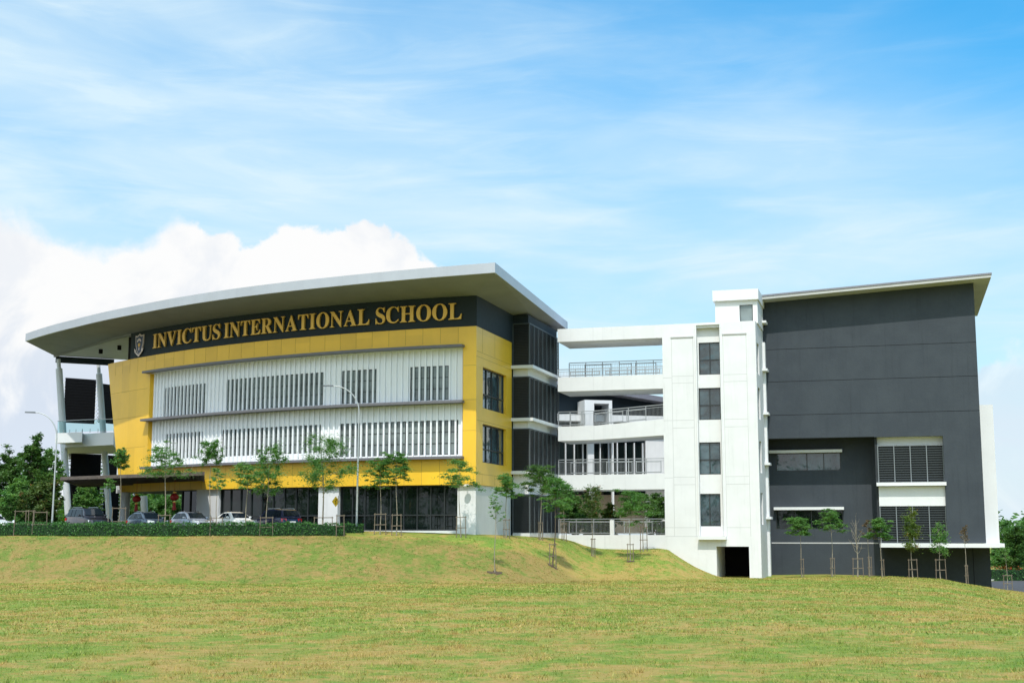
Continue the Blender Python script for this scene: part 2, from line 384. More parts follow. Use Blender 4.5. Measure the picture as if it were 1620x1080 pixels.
def grass_material(name, blades=False, k=1.0, straw=0.0):
    m = bpy.data.materials.new(name); m.use_nodes = True; T = NT(m.node_tree); T.n.clear()
    geo = T.node('ShaderNodeNewGeometry'); v = geo.outputs['Position']
    sepp = T.node('ShaderNodeSeparateXYZ'); T.put(sepp.inputs[0], v)
    flat = T.node('ShaderNodeCombineXYZ'); T.put(flat.inputs[0], sepp.outputs[0]); T.put(flat.inputs[1], sepp.outputs[1]); fv = flat.outputs[0]
    n_big = T.noise(fv, .085, 5, .6, .6)          # large worn areas
    n_mid = T.noise(fv, .55, 6, .65, .8)
    n_sm = T.noise(fv, 3.3, 6, .7, .5)
    n_fine = T.noise(fv, 26.0, 5, .7)
    green = T.mix(T.smooth(n_sm, .35, .65), (.105, .175, .030, 1), (.180, .228, .048, 1))
    dry = T.mix(T.smooth(n_sm, .38, .66), (.250, .200, .060, 1), (.33, .228, .095, 1))
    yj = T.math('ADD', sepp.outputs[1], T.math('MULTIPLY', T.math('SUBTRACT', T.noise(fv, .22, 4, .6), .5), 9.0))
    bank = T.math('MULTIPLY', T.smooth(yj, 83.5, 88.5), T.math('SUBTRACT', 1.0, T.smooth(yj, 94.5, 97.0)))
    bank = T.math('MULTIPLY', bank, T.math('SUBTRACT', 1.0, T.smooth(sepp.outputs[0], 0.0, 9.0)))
    n_bk = T.noise(fv, 1.9, 8, .74, .5)
    d = T.math('ADD', T.math('MULTIPLY', n_big, .30), T.math('ADD', T.math('MULTIPLY', n_mid, .40), T.math('MULTIPLY', n_bk, .42)))
    d = T.math('ADD', d, T.math('MULTIPLY', bank, .018))
    f = T.smooth(d, .505, .615)
    c = T.mix(f, green, dry)
    c = T.mix(T.math('MULTIPLY', T.smooth(T.noise(fv, .16, 4, .6, .4), .56, .70), .5), c, (.075, .180, .030, 1))   # lush patches
    c = T.mix(T.math('MULTIPLY', T.math('MULTIPLY', T.smooth(T.noise(fv, 2.6, 6, .75), .50, .68), bank), .55), c, (.13, .20, .04, 1))
    c = T.mix(T.math('MULTIPLY', T.math('MULTIPLY', T.smooth(T.noise(fv, 5.0, 6, .75), .54, .70), bank), .6), c, (.22, .16, .075, 1))
    c = T.mix(T.math('MULTIPLY', T.math('MULTIPLY', T.smooth(T.noise(fv, 4.2, 7, .8, .4), .52, .66), bank), .5), c, (.10, .125, .04, 1))
    c = T.mix(T.math('MULTIPLY', T.smooth(n_fine, .52, .78), .40), c, (.085, .11, .03, 1))
    c = T.mix(T.math('MULTIPLY', T.smooth(T.noise(fv, 11.0, 4, .7), .58, .75), .35), c, (.50, .42, .22, 1))
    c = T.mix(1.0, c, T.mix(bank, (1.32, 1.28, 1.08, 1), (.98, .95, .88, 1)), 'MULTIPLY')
    if straw: c = T.mix(straw, c, (.42, .36, .17, 1))
    if k != 1.0: c = T.mix(1.0, c, (k, k, k, 1), 'MULTIPLY')
    b = T.node('ShaderNodeBsdfPrincipled'); T.put(b.inputs['Base Color'], c); b.inputs['Roughness'].default_value = .8; b.inputs['Specular IOR Level'].default_value = .15
    o = T.node('ShaderNodeOutputMaterial')
    if blades:
        t = T.node('ShaderNodeBsdfTranslucent'); T.put(t.inputs[0], c); mx = T.node('ShaderNodeMixShader'); mx.inputs[0].default_value = .3
        T.l.new(b.outputs[0], mx.inputs[1]); T.l.new(t.outputs[0], mx.inputs[2]); T.l.new(mx.outputs[0], o.inputs[0])
    else:
        bp = T.node('ShaderNodeBump'); bp.inputs['Strength'].default_value = .9; bp.inputs['Distance'].default_value = .06
        h = T.math('ADD', T.math('MULTIPLY', n_fine, .5), T.math('ADD', n_sm, T.math('MULTIPLY', T.noise(fv, 9.0, 5, .7), .8)))
        T.put(bp.inputs['Height'], h); T.l.new(bp.outputs[0], b.inputs['Normal']); T.l.new(b.outputs[0], o.inputs[0])
    return m
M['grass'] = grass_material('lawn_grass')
for i_, (k_, m_) in enumerate(((1.35, 0), (.85, 0), (1.45, .40), (1.15, .0))): M['blade%d' % i_] = grass_material('grass_blade', True, k_, m_)

# slight differences of tone from panel to panel
ym = M['yellow']; Ty = NT(ym.node_tree); pb_ = [n for n in Ty.n if n.type == 'BSDF_PRINCIPLED'][0]
src = pb_.inputs['Base Color'].links[0].from_socket; gpos = Ty.node('ShaderNodeNewGeometry'); sxyz = Ty.node('ShaderNodeSeparateXYZ'); Ty.put(sxyz.inputs[0], gpos.outputs['Position'])
ang = Ty.math('ARCTAN2', Ty.math('SUBTRACT', 17.6, sxyz.outputs[0]), Ty.math('SUBTRACT', 168.0, sxyz.outputs[1]))
cell = Ty.math('FLOOR', Ty.math('DIVIDE', Ty.math('MULTIPLY', Ty.math('SUBTRACT', ang, R_(16.6)), 71.0), 1.45))
zc_ = Ty.math('FLOOR', Ty.math('DIVIDE', sxyz.outputs[2], 2.5)); cc = Ty.node('ShaderNodeCombineXYZ'); Ty.put(cc.inputs[0], cell); Ty.put(cc.inputs[1], zc_)
wn = Ty.node('ShaderNodeTexWhiteNoise', noise_dimensions='3D'); Ty.put(wn.inputs['Vector'], cc.outputs[0])
Ty.l.new(Ty.mix(1.0, src, Ty.ramp(wn.outputs[0], [(0, .90), (1, 1.04)]), 'MULTIPLY'), pb_.inputs['Base Color'])
# ================================================================ GROUND
TPX = [-600, 600, 740, 800, 850, 890, 905, 925, 945, 1000, 1040, 1055, 1072, 1100, 1135, 1210, 1300, 1400, 1480, 1520, 1568, 1620, 2400]
#        toe Y, toe z, crest Y, crest z, back z
def _col(px):
    t = (px-810)/FPX
    lawn = lambda Y: -(1.7+.0165*Y)
    if px <= 600: return (86, lawn(86), 96.0, -.22, .15)
    tab = {740: (87, lawn(87), 97.5, -.30, -.05), 800: (87, lawn(87), 99, -.36, -.15), 850: (88, lawn(88), 103, -.42, -.3),
           890: (92, lawn(92), 106, -.46, -.45), 905: (94, lawn(94), 108, -.66, -.66), 925: (95, lawn(95), 110, -1.05, -1.05),
           945: (96, lawn(96), 111, -1.28, -1.28), 1000: (96, lawn(96), 111, -1.35, -1.35), 1040: (98, lawn(98), 110, -1.22, -1.22),
           1055: (98, lawn(98), 110, -1.35, -1.35), 1072: (99, lawn(99), 110, -2.0, -2.0), 1100: (100, lawn(100), 110, -2.85, -2.85),
           1135: (101, lawn(101), 110, -3.58, -3.6), 1210: (102, lawn(102), 111, -3.66, -3.6), 1300: (100, lawn(100), 113, -3.48, -3.5),
           1400: (100, lawn(100), 112, -3.50, -3.6), 1480: (100, -3.45, 111, -3.68, -4.9), 1520: (98, -3.66, 111, -4.15, -4.9),
           1568: (96, -3.95, 111, -4.50, -4.9), 1620: (94, -4.20, 111, -4.88, -4.9), 2400: (90, -6.2, 111, -7.2, -7.2)}
    return tab[px]
_T = np.array([(p-810)/FPX for p in TPX]); _K = np.array([_col(p) for p in TPX], float)
def ground_z(X, Y):
    X = np.asarray(X, float); Y = np.asarray(Y, float)
    t = np.clip(X/np.maximum(Y, 45.0), -.6, .75)
    q = [np.interp(t, _T, _K[:, i]) for i in range(5)]
    ty, tz, cy, cz, bz = q
    near = -1.7+(tz+1.7)*np.clip(Y, -50, None)/ty
    s1 = np.clip((Y-ty)/(cy-ty), 0, 1); s1 = s1*s1*(3-2*s1)
    s1 = .5*s1+.5*np.clip((Y-ty)/(cy-ty), 0, 1)
    z = np.where(Y < ty, near, tz+(cz-tz)*s1)
    s2 = np.clip((Y-cy)/3.0, 0, 1)
    z = np.where(Y > cy, cz+(bz-cz)*s2, z)
    # farther back the land falls to a plain below eye level
    s3 = np.clip((Y-175)/120, 0, 1); s3 = s3*s3*(3-2*s3)
    z = z*(1-s3)+(-6.0)*s3
    bump = .035*np.sin(X*.35+1.3)*np.sin(Y*.27)+.02*np.sin(X*.9+Y*.6)+.012*np.sin(X*2.3-Y*1.1)
    return z+bump*np.clip(1-(Y-94)/6, 0, 1)
def gz(x, y): return float(ground_z(x, y))
def on(px, Y):      # ground point seen in column px at distance Y
    p = P(px, 843, Y)
    for _ in range(3):
        z = gz(p.x, Y); r = (z/Y)
        # image row of that point
        a = math.atan(r)-PITCH; v = math.tan(a); x = Y*((px-810)/FPX)/(cp-v*sp); p = Vector((x, Y, z))
    return p
def find_on(px, py, lo=30, hi=125):   # first ground point met by the sight line
    r = ray(px, py); k = lo
    while k < hi:
        p = r*(k/r.y)
        if p.z <= gz(p.x, p.y): return Vector((p.x, p.y, gz(p.x, p.y)))
        k += .1
    return on(px, hi)
def axis(lo, hi, step, far):
    a = list(np.arange(lo, hi+.01, step)); k = step; v = hi; out = []
    while v < far: k *= 1.45; v += k; out.append(v)
    k = step; v = lo; out2 = []
    while v > -far: k *= 1.45; v -= k; out2.append(v)
    return np.array(out2[::-1]+a+out)
gx_, gy_ = axis(-75, 75, .75, 3500), axis(-6, 150, .6, 3500)
XX, YY = np.meshgrid(gx_, gy_); ZZ = ground_z(XX, YY)
nx_, ny_ = len(gx_), len(gy_)
me = bpy.data.meshes.new('lawn'); vv = np.stack([XX, YY, ZZ], -1).reshape(-1, 3)
ii = (np.arange(ny_-1)[:, None]*nx_+np.arange(nx_-1)[None, :]).ravel()
ff = np.stack([ii, ii+1, ii+nx_+1, ii+nx_], -1)
me.vertices.add(len(vv)); me.vertices.foreach_set('co', vv.ravel().astype(np.float32))
me.loops.add(len(ff)*4); me.loops.foreach_set('vertex_index', ff.ravel().astype(np.int32))
me.polygons.add(len(ff)); me.polygons.foreach_set('loop_start', (np.arange(len(ff))*4).astype(np.int32))
me.update(calc_edges=True); me.polygons.foreach_set('use_smooth', np.ones(len(ff), bool))
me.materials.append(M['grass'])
lawn = bpy.data.objects.new('lawn', me); C.objects.link(lawn); tag(lawn, 'wide mown lawn with dry brown patches rising in a bank to the terrace', 'lawn', kind='structure')

def quads_mesh(name, ctr, ax, ay, mats, mi=None):
    """many small quads from centre + two half axes (numpy)"""
    n = len(ctr)
    v = np.stack([ctr-ax, ctr-ay*.9, ctr+ax, ctr+ay*.9], 1).reshape(-1, 3).astype(np.float32)
    me = bpy.data.meshes.new(name); me.vertices.add(n*4); me.vertices.foreach_set('co', v.ravel())
    me.loops.add(n*4); me.loops.foreach_set('vertex_index', np.arange(n*4, dtype=np.int32))
    me.polygons.add(n); me.polygons.foreach_set('loop_start', (np.arange(n)*4).astype(np.int32))
    for m in mats: me.materials.append(m)
    if mi is not None: me.polygons.foreach_set('material_index', mi.astype(np.int32))
    me.update(calc_edges=True); return me

# grass: blades near the camera, broader tufts farther out
rng = np.random.default_rng(5)
def blade_tris(y0, y1, dens, hmin, hmax, wd):
    n = int((y1-y0)*((y0+y1)/2*.80+3)*dens)
    Y = np.sqrt(rng.uniform(y0**2, y1**2, n)); X = rng.uniform(-.5, .5, n)*(Y*.86+3)
    patch = np.sin(X*2.1+np.sin(Y*1.7)*2)*np.sin(Y*1.9+np.sin(X*1.3)*2)
    crest = np.interp(np.clip(X/Y, -.6, .75), _T, _K[:, 2])
    keep = (rng.uniform(0, 1, n) < .68+.32*patch) & (Y < crest+.1); X, Y, patch = X[keep], Y[keep], patch[keep]; n = len(X)
    Z = ground_z(X, Y); h = rng.uniform(hmin, hmax, n)*(1+.35*patch); a = rng.uniform(0, 2*np.pi, n); lean = rng.uniform(.2, 1.2, n)*h; la = rng.uniform(0, 2*np.pi, n)
    w_ = wd*rng.uniform(.6, 1.4, n)
    base = np.stack([X, Y, Z-.005], -1); dx = np.stack([np.cos(a)*w_, np.sin(a)*w_, 0*a], -1)
    tip = base+np.stack([np.cos(la)*lean, np.sin(la)*lean, h], -1)
    return np.stack([base-dx, base+dx, tip], 1).reshape(-1, 3)
def clumps(nc, y0, y1):
    Y = np.sqrt(rng.uniform(y0**2, y1**2, nc)); X = rng.uniform(-.5, .5, nc)*(Y*.84+2); k = 46
    r = rng.uniform(.05, .22, nc); X = np.repeat(X, k)+rng.normal(0, 1, nc*k)*np.repeat(r, k); Y = np.repeat(Y, k)+rng.normal(0, 1, nc*k)*np.repeat(r, k)
    h = rng.uniform(.03, .10, nc*k); a = rng.uniform(0, 6.28, nc*k); n = nc*k; w_ = rng.uniform(.004, .010, n)
    base = np.stack([X, Y, ground_z(X, Y)-.005], -1); dx = np.stack([np.cos(a)*w_, np.sin(a)*w_, 0*a], -1); la = rng.uniform(0, 6.28, n); ln = rng.uniform(.2, .9, n)*h
    return np.stack([base-dx, base+dx, base+np.stack([np.cos(la)*ln, np.sin(la)*ln, h], -1)], 1).reshape(-1, 3)
v = np.concatenate([clumps(900, 9.5, 55), blade_tris(9.5, 30, 430, .015, .045, .006), blade_tris(30, 60, 120, .025, .060, .016), blade_tris(60, 112, 60, .02, .07, .035)]).astype(np.float32)
n = len(v)//3; me = bpy.data.meshes.new('grass'); me.vertices.add(n*3); me.vertices.foreach_set('co', v.ravel())
me.loops.add(n*3); me.loops.foreach_set('vertex_index', np.arange(n*3, dtype=np.int32))
me.polygons.add(n); me.polygons.foreach_set('loop_start', (np.arange(n)*3).astype(np.int32))
for i in range(4): me.materials.append(M['blade%d' % i])
me.polygons.foreach_set('material_index', rng.choice(4, n, p=[.34, .26, .16, .24]).astype(np.int32)); me.update(calc_edges=True)
o = bpy.data.objects.new('grass', me); C.objects.link(o)
tag(o, 'short mown grass blades and tufts covering the lawn and the bank', 'grass', kind='stuff')

# car park and service road on the terrace, road at the right
def sheet(name, poly, z, m, lab, cat, th=.0):
    b = MB(); b.add([Vector((x, y, z)) for x, y in poly], [tuple(range(len(poly)))]); o = b.build(name, m)
    if o.data.polygons[0].normal.z < 0: o.data.flip_normals()
    tag(o, lab, cat, kind='structure'); return o
sheet('car_park', [(-75, 99.2), (-3.5, 99.2), (-5, 99.8), (-22, 108.0), (-38, 122), (-52, 140), (-75, 150)], .158, M['asphalt'], 'grey asphalt car park behind the clipped hedge', 'car park')
sheet('courtyard_paving', [(2.5, 119), (30, 119.5), (30, 150), (2.5, 150)], -.05, M['paving'], 'pale paving of the courtyard behind the walkways', 'paving')
bpr = MB(); road_pts = [(38.8, 113.5), (70, 113.5), (110, 150), (110, 190), (60, 146), (44.5, 137)]
sheet('road', road_pts, -4.87, M['asphalt'], 'grey road curving past the right end of the dark block', 'road')
kb = MB(); kb.beam((46.5, 139.4, -4.80), (62, 148.2, -4.80), .18, .16); kb.beam((62, 148.2, -4.80), (110, 192.5, -4.80), .18, .16)
o = kb.build('kerb', M['kerb']); top(o); tag(o, 'pale concrete kerb along the far side of the road', 'kerb', kind='structure')

# ================================================================ YELLOW SCHOOL BUILDING
A = Arc(17.6, 168.0, 71.0, 16.6)
C0 = A(0, 0, 0)
FS = Frame(C0.x, C0.y, 16.6)          # side wall frame: v runs back along the side wall, u outwards (right)
ZG, ZY0, ZY1, ZD1 = -.6, 3.58, 15.47, 17.8
L1, L2, L3 = 14.04, 9.83, 5.66        # ledge levels
up = lambda p, z: Vector((p.x, p.y, z))
QI = ray(86, 562.5); QI = QI*(17.8/QI.z); QT = ray(40, 539.8); QT = QT*(18.2/QT.z); sK = 43.0; sT = 50.8
def inn(f, b=0):     # line under the eaves: the arc, then straight on to the far left column
    s_ = 58.0*f
    if s_ <= sK: return A(s_, b, 0)
    p = A(sK, b, 0); k = (s_-sK)/(58.0-sK); q = Vector((QI.x, QI.y, 0)); q = q+(Vector((A.cx, A.cy, 0))-q).normalized()*b
    return p.lerp(q, k)
school = empty('school_building', (-15, 112, 0), 0, 'yellow and white three-storey school block with curved facade and big overhanging roof', 'school building')
sE = A.hit(171, 574)[0]               # left end of the yellow wall
sW = A.hit(243, 620, .4)[0]           # left end of the fin screens
sR = A.hit(732.5, 590)[0]             # right end of the fin screens
b = MB(A)
lean = A.hit(190, 750)[0]
lean = sE-lean                        # the left end leans in towards its foot
def lean_s(s, z): return s-lean*(ZY1-z)/(ZY1-4.0)
# yellow wall with one hole per fin row
b.wall(0, sW+2.0, ZY0, ZY1, 0, .45, [(sR, sW, L3+.0, L1)], seg=1.1)
# leaning left panel
n = 10
for i in range(n):
    pass
vs = []; fs = []
rows = [ZY0, L3, L2, 12.7, L1, ZY1]
for z in rows:
    for k in range(7):
        s_ = sW+2.0+(lean_s(sE, z)-sW-2.0)*k/6
        vs += [A(s_, 0, z), A(s_, .45, z)]
W2 = 14
for r in range(len(rows)-1):
    for k in range(6):
        a = r*W2+k*2; fs += [(a, a+2, a+2+W2, a+W2), (a+1, a+1+W2, a+3+W2, a+3)]
    a = r*W2+12; fs.append((a, a+1, a+1+W2, a+W2))
for k in range(6):
    a = k*2; fs.append((a, a+1, a+3, a+2)); a = (len(rows)-1)*W2+k*2; fs.append((a, a+2, a+3, a+1))
b.add(vs, fs)
b.build('front_wall', M['yellow'], school)
# end wall behind the leaning edge, rear wall and inner core (keeps daylight out of the rooms)
b = MB(A); b.wall(1.0, sE-2.2, ZY0-.0, ZD1, 14.0, 14.3, seg=2); b.build('rear_wall', M['white'], school)
b = MB(A); b.box(sE-2.2, sE-1.9, .46, 14.3, ZY0, 15.4); b.build('end_wall', M['white'], school)
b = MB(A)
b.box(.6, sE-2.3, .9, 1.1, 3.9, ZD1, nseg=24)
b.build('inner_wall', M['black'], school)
b = MB(A); b.box(.5, sE-2.2, .46, 14, ZY0, ZY0+.3, nseg=20); b.build('floor_slab', M['soffit'], school)
# side wall with two big windows
k810 = FS.hitu(809.5, 600, 0)[0]
wins = []
for (xa, ya, xb, yb) in ((763.8, 580, 800.8, 655), (763.8, 670, 800.8, 741)):
    v0 = FS.hitu(xa, 600)[0]; v1 = FS.hitu(xb, 600)[0]; z1 = FS.hitu(xa, ya)[1]; z0 = FS.hitu(xa, {655: 645, 741: 731}[yb])[1]
    wins.append((v0, v1, z0, z1))
fsw = lambda a, bb, z: FS(-bb, a, z)      # a back along the wall, b inwards
b = MB(fsw); b.wall(.0, k810, ZY0, ZY1, .0, .45, [(w[0], w[1], w[2], w[3]) for w in wins]); 
b.v = [v+FS.u*.004 for v in b.v]
o = b.build('side_wall', M['yellow'], school)
b = MB(fsw); b.wall(.0, 13, ZY1, ZD1+.1, -.02, .4); b.build('side_band', M['dark'], school)
b = MB(fsw); b.box(k810, 21, .12, .4, ZG, ZD1); b.build('side_rear_wall', M['dark'], school)
def window(fr, a0, a1, z0, z1, b_, mull=(), trans=(), gm='glass', fw=.07, parent=school, name='window', nseg=1, depth=.08, label=None):
    g = MB(fr); g.box(a0, a1, b_, b_+.04, z0, z1, nseg=nseg); go_ = g.build(name, M[gm], parent)
    f = MB(fr)
    e = .003
    f.box(a0, a1, b_-depth, b_-.004, z0, z0+fw, nseg=nseg); f.box(a0, a1, b_-depth, b_-.004, z1-fw, z1, nseg=nseg)
    f.box(a0, a0+fw, b_-depth+e, b_-.005, z0+fw, z1-fw); f.box(a1-fw, a1, b_-depth+e, b_-.005, z0+fw, z1-fw)
    for m in mull: f.box(m-fw/2, m+fw/2, b_-depth+2*e, b_-.006, z0+fw, z1-fw)
    for t in trans: f.box(a0+fw, a1-fw, b_-depth+3*e, b_-.007, t-fw/2, t+fw/2, nseg=nseg)
    fo = f.build('frame', M['frame'], go_); fo.location = (0, 0, 0)
    if label: go_['label'] = label
    return go_
for w in wins:
    d = w[1]-w[0]; h = w[3]-w[2]
    window(fsw, *w, .30, [w[0]+d*.27, w[0]+d*.5, w[0]+d*.76], [w[2]+h*.36], 'glass3', fw=.09)
# charcoal band that carries the sign
sB = A.hit(207, 558)[0]
b = MB(A); b.wall(0, sB, ZY1, ZD1+.1, -.03, .4, seg=1.1); b.build('sign_band', M['dark'], school)
# joints between the yellow panels
b = MB(A)
JT = .014
for i in range(1, 30):
    s_ = 1.45*i
    if s_ < sE-.5: b.box(s_-JT, s_+JT, -.003, .002, L1+.2, ZY1-.01)
    if s_ < sE-2.5: b.box(s_-JT, s_+JT, -.003, .002, ZY0+.01, L3-.25)
for z in (12.6, 10.2, 7.5, 5.0):
    b.box(sW+.4, lean_s(sE, z)-.02, -.0035, .002, z-JT, z+JT, nseg=8)
for z in (12.5, 9.9, 7.6, 4.9): b.box(.02, sR-.02, -.0035, .002, z-JT, z+JT)
o = b.build('panel_joints', M['joint'], school)
b = MB(fsw)
for z in (13.6, 13.2-.0, 8.4, 4.4):
    b.box(.02, k810-.02, -.009, -.003, z-JT, z+JT)
for a in (1.5, k810*.5):
    b.box(a-JT, a+JT, -.010, -.003, 13.62, ZY1-.02); b.box(a-JT, a+JT, -.010, -.003, ZY0+.02, 4.38)
b.build('side_joints', M['joint'], school)
# fin screens: white wall with windows, fins in front, ledge below and above
def sp_(px, py, bb=.42): return A.hit(px, py, bb)[0]
rowdef = [
 (L2, L1, [(649, 710, 12.6, 10.0), (541, 595.5, 12.6, 10.0), (357, 511.5, 12.6, 10.0), (262, 329, 12.5, 10.0)]),
 (L3, L2, [(537, 725, 8.45, 5.85), (352, 507.5, 8.45, 6.25), (262, 321, 8.45, 6.3)]),
]
for z0, z1, grp in rowdef:
    hol = []
    for (pa, pb, zt, zb) in grp:
        ym = 843-(zt+zb)/2*2120/106
        s1 = sp_(pa, ym); s0 = sp_(pb, ym); hol.append((s0, s1, zb, zt))
    w_ = MB(A); w_.wall(sR+.0, sW, z0+.06, z1-.16, .402, .55, hol, seg=1.1); w_.build('screen_wall', M['fin'], school)
    for (s0, s1, zb, zt) in hol:
        nm = max(1, round((s1-s0)/1.5)); h = zt-zb
        window(A, s0, s1, zb, zt, .46, [s0+(s1-s0)*i/nm for i in range(1, nm)], [zb+h*.33, zb+h*.66], 'glass2', fw=.06, nseg=max(1, int((s1-s0)/1.1)), depth=.03)
    f = MB(A); s_ = sR+.12
    while s_ < sW-.1:
        f.box(s_, s_+.13, .26, .40, z0+.02, z1-.17); s_ += .50
    f.build('sunshade_fins', M['fin'], school)
for i, z in enumerate((L1, L2, L3)):
    b = MB(A); b.box(sR-.12, sW+.35 if i < 2 else sW+.1, -.62, .40 if i else -.004, z-.17, z+.02, nseg=30); b.build('ledge', M['ledge'], school)
b = MB(A); b.box(sR, sW, .0, .45, L1-.175, L1-.16, nseg=30); b.build('ledge_soffit', M['fin'], school)
# ground floor: piers, tall glazing, plinth
def gs(px): return A.hit(px, 805, .35)[0]
piers = [(gs(748.5), gs(724)), (gs(536), gs(504)), (gs(346), gs(311))]
for p0, p1 in piers:
    b = MB(A); b.wall(min(p0, p1), max(p0, p1), ZG, ZY0, .3, .9, seg=1.2); b.build('pier', M['white2'], school)
b = MB(fsw); b.box(.3, k810+.05, .10, .42, ZG, ZY0); b.build('side_base_wall', M['white2'], school)
bays = [(piers[0][1], piers[1][0], 9), (piers[1][1], piers[2][0], 9), (piers[2][1], gs(284), 2)]
for s0, s1, nm in bays:
    window(A, s0, s1, .19, ZY0, .62, [s0+(s1-s0)*i/nm for i in range(1, nm)], [1.35] if nm > 2 else [], 'glass', fw=.09, nseg=12, name='shop_window', depth=.1)
b = MB(A); b.wall(piers[0][1], gs(190), ZG, .185, .22, .9, seg=1.2); b.build('plinth', M['white2'], school)
# porch: rear glass wall, columns
window(A, gs(268), gs(240), .19, ZY0, 8.0, [gs(255)], [], 'glass', name='porch_window', nseg=4)
def column(base, topp, r, parent, name='column', neck=True, m='colm'):
    b = MB(); base = Vector(base); topp = Vector(topp); d = topp-base; L = d.length
    pts = [base, base+d*((L-1.0)/L), base+d*((L-.9)/L), topp] if neck else [base, topp]
    rr = [r, r, r*.6, r*.6] if neck else [r, r]
    b.tube(pts, rr, 20); return b.build(name, M[m], parent, smooth=True)
pc = P(196.5, 805, 119.5); column((pc.x, pc.y, .0), (pc.x+.1, pc.y, ZY0), .42, school, neck=False)
pc = P(232, 790, 131); column((pc.x, pc.y, .0), (pc.x-.3, pc.y, ZY0), .34, school, neck=False)
t0 = P(92.5, 567, 134); g0 = P(110.0, 836, 134); column((g0.x, 134, .0), (t0.x, 134, 17.35), .33, school)
t0 = P(155.5, 580, 138); g0 = P(175.0, 836, 138); column((g0.x, 138, .0), (t0.x, 138, 17.3), .31, school)
# roof: fascia, sloping soffit, flat inner soffit
def outr(i, n):     # outer edge point
    f = i/n; s_ = f*sT
    off = np.interp(s_, [0, 4, 10, 18, 30, 40, sT], [6.0, 5.55, 5.1, 4.75, 4.15, 4.15, 4.75])
    e_ = A(sT, -4.75, 0); return A(s_, -off, 0)+(Vector((QT.x, QT.y, 0))-e_)*f**3
NR = 28
outer = [Vector((-1.2, 93.0, 0))]+[outr(i, NR) for i in range(1, NR+1)]
inner = [inn(i/NR) for i in range(NR+1)]
back = [inn(i/NR, 20.5) for i in range(NR+1)]
sideo = Vector((5.04, 120.0, 0)); sidei = back[0]
ZT, ZO, ZI = 18.93, 18.22, 17.8
sof = MB(); fsc = MB(); tp = MB(); ins = MB()
for i in range(NR):
    sof.add([up(outer[i], ZO), up(outer[i+1], ZO), up(inner[i+1], ZI), up(inner[i], ZI)], [(0, 1, 2, 3)])
    ins.add([up(inner[i], ZI), up(inner[i+1], ZI), up(back[i+1], ZI), up(back[i], ZI)], [(0, 1, 2, 3)])
    tp.add([up(outer[i], ZT-.03), up(outer[i+1], ZT-.03), up(inner[i+1], ZT-.03), up(inner[i], ZT-.03)], [(0, 1, 2, 3)])
    tp.add([up(inner[i], ZT-.03), up(inner[i+1], ZT-.03), up(back[i+1], ZT-.03), up(back[i], ZT-.03)], [(0, 1, 2, 3)])
sof.add([up(outer[0], ZO), up(sideo, ZO), up(sidei, ZI), up(inner[0], ZI)], [(0, 1, 2, 3)])
tp.add([up(outer[0], ZT-.03), up(sideo, ZT-.03), up(sidei, ZT-.03), up(inner[0], ZT-.03)], [(0, 1, 2, 3)])
sof.add([up(outer[NR], ZO), up(inner[NR], ZI), up(inner[NR], ZO)], [(0, 1, 2)])
loop = list(reversed(outer))+[sideo]+[sidei]+back[1:]+[inner[NR]]
nl = len(loop)
cen = Vector((0, 0, 0))
def inset(i):
    p0, p1, p2 = loop[i-1], loop[i], loop[(i+1) % nl]
    d1 = (p1-p0).normalized(); d2 = (p2-p1).normalized()
    n_ = Vector((-(d1+d2).y, (d1+d2).x, 0)); n_ = n_.normalized() if n_.length > .01 else Vector((0, 0, 0))
    return p1+n_*.25
il = [inset(i) for i in range(nl)]
for i in range(nl):
    j = (i+1) % nl
    fsc.add([up(loop[i], ZO-.015), up(loop[j], ZO-.015), up(loop[j], ZT), up(loop[i], ZT)], [(0, 1, 2, 3)])
    fsc.add([up(loop[i], ZT), up(loop[j], ZT), up(il[j], ZT), up(il[i], ZT)], [(0, 1, 2, 3)])
    fsc.add([up(loop[i], ZO-.015), up(loop[j], ZO-.015), up(il[j], ZO-.015), up(il[i], ZO-.015)], [(0, 1, 2, 3)])
def PZ(px, Y, z):     # world point in column px at distance Y and height z
    a = math.atan(z/Y)-PITCH; v = math.tan(a); return Vector((Y*((px-810)/FPX)/(cp-v*sp), Y, z))
roof = tp.build('roof', M['metalroof'], school)
fsc.build('fascia', M['fascia'], roof); sof.build('eaves_soffit', M['soffit'], roof); ins.build('inner_soffit', M['soffit2'], roof)
b = MB(); q0 = Vector((QI.x+.1, QI.y+.2, 0)); q1 = PZ(180, 137.5, 17.4)
b.beam(up(q0, 17.45), up(q1, 17.45), .4, .62); b.build('roof_beam', M['dark'], roof)
b = MB(lambda a, c, z: up(inn(a/58.0, c), z)); b.box(sB, 58.0, -.08, .12, ZI-.16, ZI+.06, nseg=12); b.build('soffit_edge', M['soffit'], roof)
for (x, y) in ((159.5, 552.5), (189, 546.5)):
    r = ray(x, y); p = r*((ZI)/r.z); b = MB(); b.tube([p, p-Vector((0, 0, .42))], [.2, .2], 12); b.build('downlight', M['black'], roof, smooth=True)
